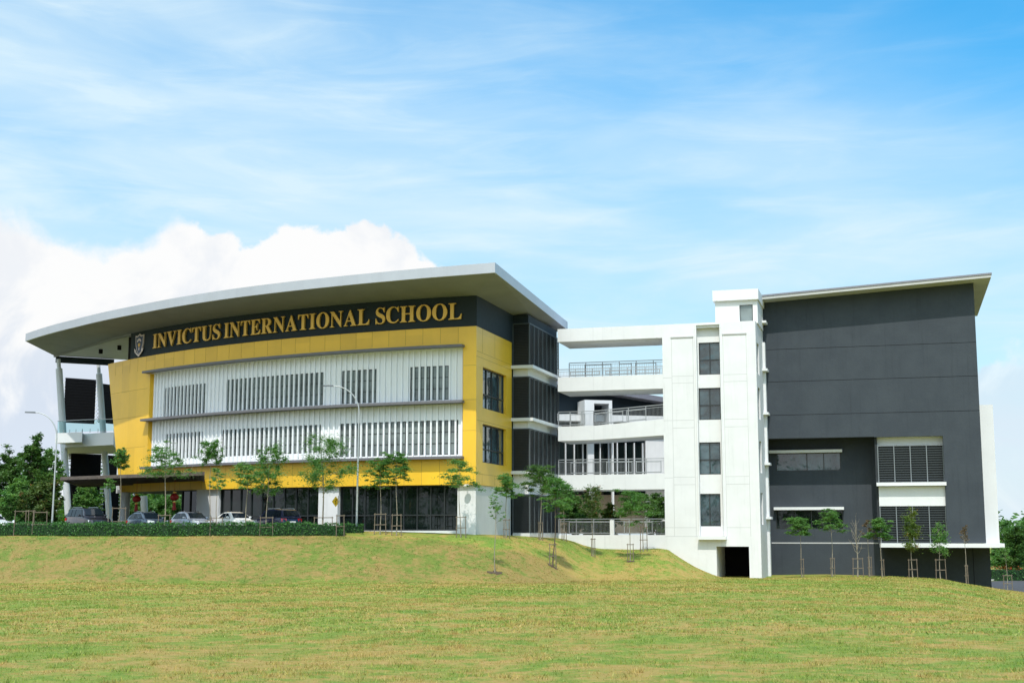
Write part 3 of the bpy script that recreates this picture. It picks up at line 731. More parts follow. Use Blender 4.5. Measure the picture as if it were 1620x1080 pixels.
# balcony with clear glass balustrade
bal = MB()
def PZ(px, Y, z):     # world point in column px at distance Y and height z
    a = math.atan(z/Y)-PITCH; v = math.tan(a); return Vector((Y*((px-810)/FPX)/(cp-v*sp), Y, z))
zb = 9.55
q = [PZ(88, 129.5, zb), PZ(130, 128.0, zb), PZ(182, 126.5, zb), PZ(190, 142, zb), PZ(101, 142, zb)]
bal.prism([(p.x, p.y) for p in [q[0], q[1], PZ(133, 130.5, zb), PZ(106, 131.5, zb)]], zb-.95, zb+.0)
bo = bal.build('balcony', M['white'], school)
bal = MB(); bal.prism([(p.x, p.y) for p in [PZ(104, 131.0, zb), PZ(180, 127.3, zb), q[3], q[4]]], zb-1.25, zb-.05); bal.build('balcony_slab', M['white'], bo)
rl = MB(); gl = MB()
pts = [up(PZ(90.5, 130.2, zb), 0), up(PZ(130, 128.7, zb), 0), up(PZ(180, 127.6, zb), 0)]
for a_, c_ in zip(pts[:-1], pts[1:]):
    gl.beam(up(a_, zb+.65), up(c_, zb+.65), .02, 1.1); gl.build('balustrade_glass', M['clear'], bo); gl = MB(); rl.beam(up(a_, zb+1.24), up(c_, zb+1.24), .06, .06)
    for k in range(5):
        p = a_.lerp(c_, k/4); rl.beam(up(p, zb), up(p, zb+.35), .05, .05)
rl.build('handrail', M['steel'], bo)
# black louvre panels at the open left end
for (x0, x1, ya, yb, D) in ((103.5, 152, 600, 668, 141), (158.5, 182, 606, 668, 144), (112.5, 160, 717, 830, 141), (166, 190, 722, 830, 144)):
    z1 = P(x0, ya, D).z; z0 = max(.2, P(x0, yb, D).z); p = P(x0, ya, D); q_ = P(x1, ya, D+2)
    s = MB(); z = z0
    while z < z1-.05:
        s.beam((p.x, D, z+.12), (q_.x, D+2, z+.12), .06, .25); z += .30
    s.beam((p.x+.0, D+.10, (z0+z1)/2), (q_.x, D+2.10, (z0+z1)/2), .02, z1-z0)
    lo = s.build('louvre_panel', M['black'], school)
    s = MB(); z = z0+.15
    while z < z1-.05:
        for f_ in (-.035, 1.035):
            c_ = Vector((p.x, D, z)).lerp(Vector((q_.x, D+2, z)), f_); s.box(c_.x-.09, c_.x+.09, c_.y-.07, c_.y+.07, z-.07, z+.07, fr=ident)
        z += .30*1.35
    s.build('bracket_ends', M['white'], lo)
b = MB(); p = PZ(108, 141.5, 8.2); q_ = PZ(165, 144, 8.2); b.beam((p.x, p.y, 8.05), (q_.x, q_.y, 8.05), .3, .7); b.build('upper_beam', M['white'], school)
# louvred bay on the side wall
bay0 = FS.hitu(811, 600)[0]; bp_ = FS(.0, bay0, 0)
u_b = 1.42; v_b1 = bay0+9.35
lev = [(-.55, 3.35), (4.98, 8.5), (9.25, 12.65), (13.55, 16.7)]
zsl = [4.72, 9.0, 13.3]
b = MB(FS); b.box(.0, u_b-.12, bay0+.12, v_b1, ZG, 14.0); b.build('bay_core', M['white'], school)
b = MB(FS); b.box(.0, u_b-.12, bay0+.12, v_b1, 14.002, ZD1); b.build('bay_core_top', M['dark'], school)
for (z0, z1) in [(.05, 3.05), (5.02, 8.35), (9.3, 12.6), (13.6, 17.0)]:
    lv = MB(FS); fr = MB(FS); z = z0+.05
    while z < z1-.08:
        lv.box(.02, u_b+.0, bay0-.02, bay0+.05, z, z+.045); lv.box(u_b-.05, u_b+.02, bay0, v_b1-.02, z, z+.045); z += .13
    lv.box(.02, u_b-.07, bay0+.08, bay0+.11, z0, z1); lv.box(u_b-.11, u_b-.08, bay0+.1, v_b1-.05, z0, z1)
    lo = lv.build('louvre_screen', M['louvre'], school)
    n7 = 7
    for i in range(n7+1):
        vv_ = bay0+(v_b1-bay0)*i/n7; fr.box(u_b-.04, u_b+.06, vv_-.04, vv_+.04, z0, z1)
    fr.box(.0, .07, bay0-.06, bay0+.04, z0, z1)
    fr.box(u_b-.03, u_b+.05, bay0-.05, v_b1, z1, z1+.08); fr.box(.0, u_b-.03, bay0-.05, bay0+.05, z1, z1+.08)
    fr.build('frame', M['lframe'], lo)
for z in zsl:
    b = MB(FS); b.box(.0, u_b+.42, bay0-.42, v_b1+.1, z, z+.26); b.build('bay_slab', M['white'], school)
b = MB(FS); b.box(.0, u_b+.02, bay0-.02, v_b1, ZG, .0); b.build('bay_plinth', M['white2'], school)
# wall lamps
def dome_lamp(px, py, Y, lab):
    p = P(px, py, Y); e = empty('wall_lamp', p, 0, lab, 'wall lamp')
    s = MB(); s.tube([p+Vector((0, -.05, .12)), p+Vector((0, -.05, .0)), p+Vector((0, -.05, -.1))], [.12, .26, .1], 12); s.build('lamp_head', M['plastic'], e, smooth=True)
    s = MB(); s.beam(p+Vector((0, 0, .05)), p+Vector((0, .5, .05)), .06, .06); s.build('bracket', M['pole'], e)
dome_lamp(861.5, 780, 112.6, 'round white lamp on the side of the louvred bay behind the young trees')
dome_lamp(738.5, 768.5, 99.9, 'small white lamp under the yellow corner above the white pier')

# ================================================================ SIGN ON THE SCHOOL
words = [('INVICTUS', 242, 348.5), ('INTERNATIONAL', 354.5, 584.5), ('SCHOOL', 594.5, 730.5)]
sg = empty('school_sign', A(17, -.1, 16.05), 0, 'gold serif lettering INVICTUS INTERNATIONAL SCHOOL on the charcoal band under the roof', 'sign')
def glyph(ch):
    cu = bpy.data.curves.new('glyph', 'FONT'); cu.body = chr(0x1D400+ord(ch)-65); cu.size = 1.0; cu.resolution_u = 3
    o = bpy.data.objects.new('glyph', cu); C.objects.link(o); bpy.context.view_layer.update()
    dg = bpy.context.evaluated_depsgraph_get(); me = bpy.data.meshes.new_from_object(o.evaluated_get(dg)); bpy.data.objects.remove(o); return me
gcache = {}
def get_glyph(ch):
    if ch not in gcache:
        me = glyph(ch); xs = [v.co.x for v in me.vertices]; ys = [v.co.y for v in me.vertices]
        gcache[ch] = (me, min(xs), max(xs), min(ys), max(ys))
    return gcache[ch]
Hcap = None
gI = get_glyph('I'); capu = gI[4]-gI[3]
CAP = 1.24; ZB = 16.02; DEP = .16
for wd, xa, xb in words:
    sa = A.hit(xa, 843-16.6*2120/A.hit(xa, 540)[1] if False else {242: 543, 354.5: 526, 594.5: 503}[xa], -.2)[0]
    sb = A.hit(xb, {348.5: 528, 584.5: 504, 730.5: 490}[xb], -.2)[0]
    W = [(get_glyph(c)[2]-get_glyph(c)[1]) for c in wd]; gap = .055*1.0
    tot = sum(W)+gap*(len(wd)-1); k = (sa-sb)/tot; cur = sa
    kz = CAP/capu
    for c, wc in zip(wd, W):
        me, x0, x1, y0, y1 = get_glyph(c)
        sc = cur-wc*k/2; pc = A(sc, -.24, 0); t1 = (A(sc-.1, -.24, 0)-A(sc+.1, -.24, 0)).normalized()   # towards the right
        nrm = (pc-Vector((A.cx, A.cy, 0))).normalized()
        bm = bmesh.new(); bm.from_mesh(me)
        bmesh.ops.remove_doubles(bm, verts=bm.verts, dist=1e-5)
        r = bmesh.ops.extrude_face_region(bm, geom=bm.faces[:])
        ev = [g for g in r['geom'] if isinstance(g, bmesh.types.BMVert)]
        for v_ in ev: v_.co.z -= 1.0
        for v_ in bm.verts:
            X_ = (v_.co.x-(x0+x1)/2)*k; Z_ = v_.co.y*kz; Dp = v_.co.z*DEP
            w3 = pc+t1*X_+Vector((0, 0, ZB+Z_))+nrm*Dp; v_.co = w3-sg.location
        bmesh.ops.recalc_face_normals(bm, faces=bm.faces)
        for f_ in bm.faces: f_.material_index = 0 if abs(f_.normal.dot(nrm)) > .8 else 1
        m2 = bpy.data.meshes.new('letter'); bm.to_mesh(m2); bm.free()
        m2.materials.append(M['gold']); m2.materials.append(M['goldside'])
        lo = bpy.data.objects.new('letter', m2); C.objects.link(lo); lo.parent = sg; lo['label'] = 'gold letter %s' % c
        cur -= (wc+gap)*k
# crest
cs_, cz_ = A.hit(221, 545, -.1); cr = empty('school_crest', A(cs_, -.05, cz_), 0, 'shield-shaped crest with a ribbon, left of the gold lettering', 'crest')
def crest_poly(pts, d0, d1):
    b = MB(); n = len(pts)
    f = [A(cs_-x, -d1, cz_+z) for x, z in pts]; g = [A(cs_-x, -d0, cz_+z) for x, z in pts]
    b.add(f+g, [tuple(range(n)), tuple(range(2*n-1, n-1, -1))]+[(i, n+i, n+(i+1) % n, (i+1) % n) for i in range(n)]); return b
def shield(k, dz=0):
    pts = [(-.72, .86), (-.36, .80), (0, .98), (.36, .80), (.72, .86), (.66, .1), (.5, -.38), (.27, -.72), (0, -.9), (-.27, -.72), (-.5, -.38), (-.66, .1)]
    return [(x*k, z*k+dz) for x, z in pts]
crest_poly(shield(1.0), .0, .14).build('shield_rim', M['silver'], cr)
crest_poly(shield(.84), .13, .155).build('shield_field', M['navy'], cr)
crest_poly([(-.38, .34), (-.2, .50), (0, .56), (.2, .50), (.38, .34), (.30, .22), (0, .38), (-.30, .22)], .15, .175).build('chief_band', M['silver'], cr)
crest_poly([(-.20, .02), (-.12, .14), (0, .05), (.12, .14), (.20, .02), (.10, -.16), (0, -.24), (-.10, -.16)], .15, .17).build('emblem', M['gold'], cr)
crest_poly([(-.1, -.32), (0, -.26), (.1, -.32), (.06, -.5), (0, -.56), (-.06, -.5)], .15, .17).build('emblem_foot', M['silver'], cr)
crest_poly([(-.78, -.30), (-.50, -.48), (-.2, -.72), (0, -.78), (.2, -.72), (.50, -.48), (.78, -.30), (.70, -.62), (.38, -.86), (0, -1.08), (-.38, -.86), (-.70, -.62)], .16, .20).build('ribbon', M['silver'], cr)
b = MB()
for i in range(9):
    x = -.44+.11*i; z = -.62-.22*(1-abs(i-4)/4)
    b.box(cs_-x-.03, cs_-x+.03, -.212, -.199, cz_+z-.05, cz_+z+.07, fr=A)
b.build('ribbon_lettering', M['navy'], cr)

# ================================================================ PORCH CANOPY, LANTERNS
can = empty('porch_canopy', PZ(200, 112, .15), 0, 'dark timber slatted canopy projecting in front of the school entrance', 'canopy')
c4 = [PZ(322, 98.5, 4.32), PZ(97, 107.5, 4.32), PZ(128, 124.0, 4.32), PZ(322, 112.2, 4.32)]
b = MB()
for i in range(4):
    p, q_ = c4[i], c4[(i+1) % 4]; b.beam(p, q_, .16, .26)
b.build('canopy_frame', M['pergola'], can)
b = MB(); nS = 56
for i in range(1, nS):
    f = i/nS; p = c4[0].lerp(c4[1], f); q_ = c4[3].lerp(c4[2], f); b.beam(p+Vector((0, 0, .02)), q_+Vector((0, 0, .02)), .26 if i % 4 else .36, .10)
b.build('canopy_slats', M['pergola'], can)
b = MB(); b.add([c4[i]+Vector((0, 0, .10)) for i in range(4)], [(0, 1, 2, 3)])
for (px, D) in ():
    p = PZ(px, D, 0); s = MB(); s.tube([(p.x, p.y, .1), (p.x, p.y, 4.22)], .07, 10); s.build('canopy_post', M['pole'], can, smooth=True)
def lantern(px, py, D, lab):
    p = P(px, py, D); e = empty('red_lantern', p, 0, lab, 'lantern', 'red lanterns hanging in the porch')
    b = MB(); n = 10; pts = []; rr = []
    for i in range(n+1):
        t = math.pi*i/n; pts.append(p+Vector((0, 0, .28*math.cos(t)))); rr.append(max(.1, .36*math.sin(t)))
    b.tube(pts, rr, 18); b.build('lantern_body', M['red'], e, smooth=True)
    b = MB(); b.tube([p+Vector((0, 0, .33)), p+Vector((0, 0, .42))], .14, 12); b.tube([p-Vector((0, 0, .33)), p-Vector((0, 0, .42))], .14, 12); b.build('lantern_cap', M['gold'], e)
    b = MB(); b.tube([p-Vector((0, 0, .4)), p-Vector((0, 0, 1.0))], [.09, .17], 10); b.build('tassel', M['red'], e)
    b = MB(); b.tube([p+Vector((0, 0, .4)), Vector((p.x, p.y, 4.25))], .015, 5); b.build('cord', M['red'], e)
lantern(216, 789, 111.5, 'red paper lantern between the two white porch columns')
lantern(276, 786, 106.5, 'red paper lantern beside the thin young tree in front of the porch')

# ================================================================ STAIR TOWER AND WALKWAYS
F2 = Frame(12.68, 112.0, 16.0)
HT = 17.44
tower = empty('stair_tower', F2(3.8, 2, -3.6), 0, 'tall white stair tower with one column of dark windows, left of the dark block', 'stair tower')
uR = F2.hit(1195, 520)[0]; DV = 6.35
fu = lambda px, py, v=0: F2.hit(px, py, v)[0]; fz = lambda px, py, v=0: F2.hit(px, py, v)[1]
r0, r1 = fu(1103, 600), fu(1140, 600)
wy = [(541, 592), (613, 663.5), (699, 750), (780.5, 832)]
op0, op1, opz = fu(1134, 890), fu(1185.5, 890), fz(1160, 864)
b = MB(F2); b.wall(0, uR, -4.6, HT, 0, .5, [(r0, r1, fz(1120, 847.5), fz(1120, 514)), (op0, op1, -4.7, opz)])
b.build('front_wall', M['white2'], tower)
b = MB(F2); hol = [(fu(1105, (a+c)/2, .3), fu(1139.5, (a+c)/2, .3), fz(1120, c, .3), fz(1120, a, .3)) for a, c in wy]
b.wall(r0-.1, r1+.1, fz(1120, 850), fz(1120, 511), .502, .75, hol)
b.box(r0+.01, r1-.01, .36, .50, fz(1120, 847.5)+.005, hol[3][2]-.01)
b.build('window_spandrels', M['white2'], tower)
for i, h in enumerate(hol):
    hh = h[3]-h[2]; window(F2, *h, .68, [(h[0]+h[1])/2], [h[2]+hh*(.46 if i != 3 else .02)], 'glass3', fw=.08, parent=tower)
b = MB(F2); b.box(r0-.12, r1+.22, -.55, -.003, fz(1120, 853), fz(1120, 847.5)); b.box(r0-.10, r0, -.10, -.002, fz(1120, 847), fz(1120, 514)); b.box(r1, r1+.10, -.10, -.002, fz(1120, 847), fz(1120, 514))
b.box(r0-.10, r1+.10, -.103, -.003, fz(1120, 514), fz(1120, 512)); b.build('window_surround', M['white'], tower)
# side wall with narrow windows, left and rear walls, roof
fs2 = lambda a, bb, z: F2(uR-bb, a, z)
sw = [(.8, 2.6, z0, z0+2.6) for z0 in (13.15, 9.4, 4.95, .7)]
b = MB(fs2); b.wall(.502, DV+.2, -4.6, HT, .0, .4, sw); b.v = [v for v in b.v]; b.build('side_wall', M['white2'], tower)
for h in sw: window(fs2, *h, .22, [], [], 'glass', fw=.06, parent=tower)
b = MB(F2); b.box(0, .4, .502, DV+.2, -4.6, HT); b.box(.4, uR-.4, DV-.2, DV+.2, -4.6, HT); b.build('rear_wall', M['white2'], tower)
b = MB(F2); b.box(.05, uR-.05, .05, DV+.15, HT-.4, HT-.05); b.build('roof_slab', M['white'], tower)
b = MB(F2); b.box(op0-.3, op0-.002, .502, 5.9, -4.6, opz+.3); b.box(op1+.002, op1+.3, .502, 5.9, -4.6, opz+.3); b.box(op0-.3, op1+.3, .502, 5.9, opz+.002, opz+.2)
b.build('passage_walls', M['white2'], tower)
b = MB(F2); b.box(op0, op1, 5.5, 5.7, -4.6, opz); b.build('passage_dark_sheet', M['black'], tower)  # black sheet at the passage end, its depth of shade put in as colour
# penthouse
pz0 = HT-.02
pa, pb = fu(1131.5, 490, 1.2), fu(1198.5, 490, 1.2)
zt = fz(1160, 458.5, 1.0)
b = MB(F2); b.wall(pa, pb, pz0, zt-.9, 1.2, 1.5, [(fu(1170, 495, 1.2), fu(1191, 495, 1.2), pz0-.1, fz(1180, 482, 1.2))]); b.box(pa, pa+.3, 1.5, 5.8, pz0, zt-.9); b.box(pb-.3, pb, 1.5, 5.8, pz0, zt-.9)
ph = b.build('penthouse', M['white'], tower)
b = MB(F2); b.box(fu(1127, 465, .9), fu(1199.5, 465, .9), .9, 6.1, zt-.9+.002, zt); b.build('penthouse_roof', M['white'], ph)
window(F2, fu(1170, 495, 1.3), fu(1191, 495, 1.3), pz0+.02, fz(1180, 482, 1.3), 1.35, [], [], 'glass2', fw=.05, parent=tower)
b = MB(F2); u0_, u1_ = fu(1196, 520), fu(1196, 520)+.1
# grooves in the render
b = MB(F2); g = .018
pl = [(fu(1064, 650), fu(1098, 650)), (fu(1146, 650), fu(1183, 650))]
ph_, = (fz(1100, 534),); pb0 = fz(1100, 848)
def gro(a0, a1, z0, z1): b.box(a0, a1, -.004, .003, z0, z1)
for i, (a, c) in enumerate(pl):
    zt_ = fz(1080, 534) if i == 0 else fz(1160, 529)
    gro(a-g, a+g, pb0, zt_); gro(c-g, c+g, pb0, zt_)
    b.box(a-.05, c+.05, -.07, -.004, zt_, zt_+.10)
    for y in (594, 605, 664, 676, 754, 766, 834):
        b.box(a+g, c-g, -.0045, .003, fz(1100, y)-g, fz(1100, y)+g)
for y in (596, 664, 755, 834): b.box(.02, pl[0][0]-.05, -.0045, .003, fz(1100, y)-g, fz(1100, y)+g)
b.box(.02, r0-.13, -.0045, .003, pb0-g, pb0+g)
b.build('render_grooves', M['groove'], tower)
# small ledges at the far end of the side wall
b = MB(fs2)
for y in (517, 588.5, 655, 733, 818.5):
    z = F2.hitu(1209, y, uR)[1]; b.box(4.9, 6.3, -.45, -.002, z-.10, z+.10)
b.build('side_ledges', M['white'], tower)
b = MB(fs2); b.box(5.6, 6.34, -.22, -.003, -4.6, 16.4); b.build('side_pilaster', M['white2'], tower)

def railing(fr, a0, a1, za0, za1, b_, h, parent, kinks=None, pan=((.12, .40), (.46, .70), (.74, .97)), nb=.11, posts=6):
    """rail following the sloping deck edge; framed infill panels of thin bars"""
    zf = lambda a: za0+(za1-za0)*(a-a0)/(a1-a0)
    r = MB(fr)
    def bar(a, c, z_a, z_c, wd, ht): r.beam(fr(a, b_, z_a), fr(c, b_, z_c), wd, ht)
    bar(a0, a1, zf(a0)+h, zf(a1)+h, .07, .06); bar(a0, a1, zf(a0)+h-.18, zf(a1)+h-.18, .035, .035); bar(a0, a1, zf(a0)+.10, zf(a1)+.10, .035, .035)
    ro = r.build('railing', M['steel'], parent)
    for i in range(posts+1):
        r = MB(fr); a = a0+(a1-a0)*i/posts; r.box(a-.03, a+.03, b_-.025, b_+.025, zf(a), zf(a)+h-.03); r.build('post', M['steel'], ro)
    r = MB(fr); L = a1-a0
    a = a0+.08
    while a < a1:
        r.box(a-.008, a+.008, b_-.008, b_+.008, zf(a)+.10, zf(a)+h-.19); a += nb
    for p0, p1 in pan:
        q0, q1 = a0+L*p0, a0+L*p1
        for a in (q0, q1): r.box(a-.03, a+.03, b_-.05, b_-.026, zf(a)+.12, zf(a)+h-.2)
        r.beam(fr(q0, b_-.04, zf(q0)+h-.26), fr(q1, b_-.04, zf(q1)+h-.26), .03, .06)
        r.beam(fr(q0, b_-.04, zf(q0)+.16), fr(q1, b_-.04, zf(q1)+.16), .03, .06)
    r.build('bars', M['steel'], ro); return ro
uL = F2.hit(882.5, 600)[0]
ua = -.004
WB = 4.5
labs = ['white roof beam spanning from the yellow block to the top of the stair tower', 'topmost open walkway, white parapet with thin railings against the sky',
        'middle walkway with a kinked white parapet and railing below the topmost one', 'first-floor walkway, white parapet and railing above the young trees', 'ground-level walkway on a white retaining wall at the top of the grass']
grp = 'white walkways between the yellow block and the stair tower'
def walkway(i, zt0, zt1, zb0, zb1, kink=None, name='walkway_bridge'):
    e = empty(name, F2(-5.4, 1, min(zb0, zb1)), 0, labs[i], 'walkway' if i else 'roof beam', grp)
    b = MB()
    us = [uL, ua] if kink is None else [uL, kink[0], ua]; zt = [zt0, zt1] if kink is None else [zt0, kink[1], zt1]; zbb = [zb0, zb1] if kink is None else [zb0, kink[2], zb1]
    for k in range(len(us)-1):
        v0 = 0 
        b.hexa([F2(us[k], v0, zbb[k]), F2(us[k+1], v0, zbb[k+1]), F2(us[k+1], WB, zbb[k+1]), F2(us[k], WB, zbb[k]),
                F2(us[k], v0, zt[k]), F2(us[k+1], v0, zt[k+1]), F2(us[k+1], WB, zt[k+1]), F2(us[k], WB, zt[k])])
    if kink is not None:
        bm_v = b.v
    b.build('deck', M['white2'], e); return e
e = walkway(0, 17.44, 17.44, 16.32, 16.32, name='roof_beam')
e = walkway(1, 13.24, 13.24, 12.02, 12.02); railing(F2, uL, ua, 13.24, 13.24, .12, .68, e, nb=.13); railing(F2, uL, ua, 13.24, 13.24, WB-.3, 1.75, e, pan=((.16, .42), (.5, .62), (.66, .86)), nb=.16)
zk = fz(939, 673)
zlk = F2.hit(884, 675.4)[1]
e = walkway(2, zlk+.05, 9.44, fz(884, 697.4), 8.10, kink=(fu(939, 673), zk, fz(939, 695.6)))
uk = fu(939, 673)
railing(F2, uL, uk, zlk+.05, zk, .12, 1.25, e, pan=((.35, .75),), posts=3); railing(F2, uk, ua, zk, 9.44, .12, 1.25, e, pan=((.03, .42), (.48, .75)), posts=4)
e = walkway(3, 4.9, 4.9, 3.62, 3.62); railing(F2, uL, ua, 4.9, 4.9, .12, 1.28, e)
e = walkway(4, -.14, -.14, -4.5, -4.5); railing(F2, uL, ua, -.14, -.14, .12, 1.32, e, pan=((.10, .52), (.62, .88)))
b = MB(F2); q0 = fu(967, 830); b.box(q0-.12, q0+.22, .02, .3, -.14, 1.1); b.build('rail_pier', M['white2'], e)

# ================================================================ DARK CLASSROOM BLOCK
blk = empty('classroom_block', F2(17, DV, -4.5), 0, 'tall charcoal rendered block with louvred bays and a sloping roof at the right', 'school building')
gu = lambda px, py, v=DV: F2.hit(px, py, v)[0]; gz_ = lambda px, py, v=DV: F2.hit(px, py, v)[1]
uA, uB = uR-.3, gu(1540, 450)
zA, zB_ = gz_(1208, 476), gz_(1539, 445.5)
rcu1 = gu(1384.5, 730); rz1 = gz_(1300, 692)
lz1 = gz_(1440, 690); lu0, lu1 = rcu1, gu(1493.5, 730)
zled = gz_(1440, 858.5)
b = MB(F2)
ztop = min(zA, zB_)
b.wall(uA, uB, zled, ztop-.3, DV, DV+.4, [(uA-.1, rcu1, -9, rz1), (lu0-.0, lu1, -9, lz1)])
b.hexa([F2(uA, DV+.0, ztop-.3), F2(uB, DV+.0, ztop-.3), F2(uB, DV+.4, ztop-.3), F2(uA, DV+.4, ztop-.3), F2(uA, DV+.0, zA+.15), F2(uB, DV+.0, zB_+.15), F2(uB, DV+.4, zB_+.15), F2(uA, DV+.4, zA+.15)])
b.build('front_wall', M['slate'], blk)
RD = 2.6
b = MB(F2)
w1 = (gu(1227.5, 730, DV+RD), gu(1330, 730, DV+RD), gz_(1280, 744.5, DV+RD), gz_(1280, 716, DV+RD))
w2 = (gu(1227.5, 820, DV+RD), gu(1334, 820, DV+RD), gz_(1280, 836.5, DV+RD), gz_(1280, 806.5, DV+RD))
b.wall(uA-.2, rcu1+.3, -5.5, rz1+.3, DV+RD, DV+RD+.3, [w1, w2]); b.build('recessed_wall', M['slate'], blk)
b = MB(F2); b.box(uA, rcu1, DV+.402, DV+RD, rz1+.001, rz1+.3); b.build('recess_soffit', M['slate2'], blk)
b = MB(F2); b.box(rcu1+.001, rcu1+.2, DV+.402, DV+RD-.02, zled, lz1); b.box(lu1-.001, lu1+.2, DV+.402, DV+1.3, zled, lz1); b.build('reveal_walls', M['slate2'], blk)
wd = w1[1]-w1[0]
window(F2, *w1, DV+RD+.14, [w1[0]+wd*.48, w1[0]+wd*.74], [], 'glass3', fw=.07, parent=blk)
window(F2, *w2, DV+RD+.14, [w2[0]+wd*.3, w2[0]+wd*.55], [], 'glass', fw=.07, parent=blk)
for (xa, xb, ya, yb) in ((1216, 1332, 711, 715.5), (1224, 1335, 802, 806)):
    z = gz_(1280, yb, DV+RD-.6); b = MB(F2); b.box(gu(xa, ya, DV+RD-.6), gu(xb, ya, DV+RD-.6), DV+RD-.62, DV+RD-.003, z, z+.24); b.build('window_canopy', M['white'], blk)
z = gz_(1300, 858.5, DV+RD); b = MB(F2); b.box(uR+.05, rcu1, DV+RD-.03, DV+RD-.002, z-.05, z+.05); b.build('string_course', M['groove'], blk)
# louvred bays
LD = .9
b = MB(F2); b.box(lu0+.201, lu1, DV+LD, DV+LD+.3, gz_(1440, 705, DV+LD), lz1+.25); b.build('bay_header', M['white'], blk)
b = MB(F2); b.box(lu0+.201, lu1, DV+.25, DV+.5, gz_(1440, 800, DV+.25), gz_(1440, 769, DV+.25)-.0)
b.build('bay_infill', M['white'], blk)
b = MB(F2); b.box(lu0+.05, lu1, DV+.402, DV+LD+.3, lz1+.001, lz1+.2); b.build('bay_soffit', M['white'], blk)
for (ya, yb, dv) in ((705, 763, .45), (800, 858, .35)):
    z1 = gz_(1440, ya, DV+dv); z0 = gz_(1440, yb, DV+dv); v = DV+dv
    s = MB(F2); z = z0+.05
    while z < z1-.05: s.box(lu0+.22, lu1-.02, v, v+.09, z, z+.06); z += .20
    lo = s.build('louvre_screen', M['lslat'], blk)
    s = MB(F2); s.box(lu0+.21, lu1-.01, v+.2, v+.22, z0, z1); s.build('backing', M['louvre'], lo)
    s = MB(F2)
    for i in range(5):
        a = lu0+.24+(lu1-lu0-.28)*i/4; s.box(a-.035, a+.035, v-.04, v+.1, z0, z1)
    s.box(lu0+.21, lu1-.005, v-.043, v+.1, z1, z1+.07); s.box(lu0+.21, lu1-.005, v-.043, v+.1, z0-.06, z0)
    s.build('frame', M['bframe'], lo)
za, zb2 = gz_(1440, 763), gz_(1440, 769)
b = MB(F2); b.box(lu0+.05, lu1+.1, DV-.35, DV+.6, zb2+.05, za+.02); b.build('bay_ledge', M['white'], blk)
zl0, zl1 = gz_(1480, 865.5), gz_(1480, 859)
b = MB(F2); b.box(gu(1392, 860, DV-.5), gu(1589.5, 862, DV-.5), DV-.5, DV+5, zl0, zl1); b.build('base_ledge', M['white'], blk)
BD = 2.61
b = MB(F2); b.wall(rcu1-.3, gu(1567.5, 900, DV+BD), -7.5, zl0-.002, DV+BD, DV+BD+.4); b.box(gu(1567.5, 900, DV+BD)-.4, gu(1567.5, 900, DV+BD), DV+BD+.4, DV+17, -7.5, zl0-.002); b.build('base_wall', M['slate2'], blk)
b = MB(F2); a = gu(1540, 890, DV+BD); b.box(a-.02, a+.02, DV+BD-.02, DV+BD-.001, -6, zl0-.01); b.build('base_joint', M['black'], blk)
# grooves across the big wall
b = MB(F2)
for (y0, y1) in ((553, 541), (604, 594.5), (657, 649)):
    z = (gz_(1219, y0)+gz_(1541, y1))/2; b.box(uR+.1, uB-.0, DV-.004, DV+.003, z-.018, z+.018)
b.build('wall_grooves', M['black'], blk)
# right side wall, white fin wall
b = MB(F2); b.box(uB-.4, uB, DV+.402, DV+18.5, zled, 20.4); b.box(uA, uB-.4, DV+18.2, DV+18.5, -5, 20.4); b.box(uA-.2, uA+.2, DV+.402, DV+18.4, -5, 20.0); b.build('side_walls', M['slate'], blk)
fd = 3.2
fa, fb = gu(1553, 700, DV+fd)-1.2, gu(1573.5, 700, DV+fd)
b = MB(F2); b.box(uB+.002, fb, DV+fd, DV+fd+.4, zl1+.002, gz_(1562, 640, DV+fd)); b.box(fb-.4, fb, DV+fd+.4, DV+fd+7, zl1+.002, gz_(1562, 640, DV+fd)); b.build('end_fin_wall', M['white'], blk)
# roof
ov = 1.9
tipu = F2.hit(1569, 432, DV-ov)[0]; ztip = F2.hit(1569, 431, DV-ov)[1]
za_ = F2.hit(1205, 466.5, DV-ov)[1]; ua_ = F2.hit(1203, 466.5, DV-ov)[0]
sl_ = (ztip-za_)/(tipu-ua_)
RB = 19.0; th = .30
zz = lambda u: za_+sl_*(u-ua_)
uE = ua_-.5
def slab(v0, v1, t0, t1, u0, u1):
    return [F2(u0, v0, zz(u0)-t1), F2(u1, v0, zz(u1)-t1), F2(u1, v1, zz(u1)-t1), F2(u0, v1, zz(u0)-t1), F2(u0, v0, zz(u0)-t0), F2(u1, v0, zz(u1)-t0), F2(u1, v1, zz(u1)-t0), F2(u0, v1, zz(u0)-t0)]
b = MB(); b.hexa(slab(DV-ov, DV+RB, .0, .14, uE, tipu)); rf = b.build('roof', M['metalroof'], blk)
b = MB(); b.hexa(slab(DV-ov+.06, DV+RB-.05, .142, .38, uE, tipu-.06)); b.build('eaves_soffit', M['soffit2'], rf)

# ================================================================ REAR BUILDING SEEN THROUGH THE WALKWAYS
FR = Frame(0.0, 139.0, -14.0)     # recedes to the right
rear = empty('rear_block', FR(12, 3, 0), 0, 'dark glazed school wing with white columns seen behind the walkways', 'school building')
ru = lambda px, py, v=0: FR.hit(px, py, v)[0]; rz = lambda px, py, v=0: FR.hit(px, py, v)[1]
x0, x1 = ru(868, 640), ru(1023, 725)
b = MB(FR); b.hexa([FR(x0-3, .6, 9.6), FR(x1+9, .6, 9.6), FR(x1+9, 9, 9.6), FR(x0-3, 9, 9.6), FR(x0-3, .6, 15.75), FR(x1+9, .6, 12.75), FR(x1+9, 9, 12.75), FR(x0-3, 9, 15.75)]); b.build('upper_wall', M['dark'], rear)
z2a, z2b = rz(884, 641), rz(884, 648)
b = MB(FR); b.box(x0-3, x1+5, -.9, .6, 11.6, 12.3); b.build('upper_ledge', M['white'], rear)
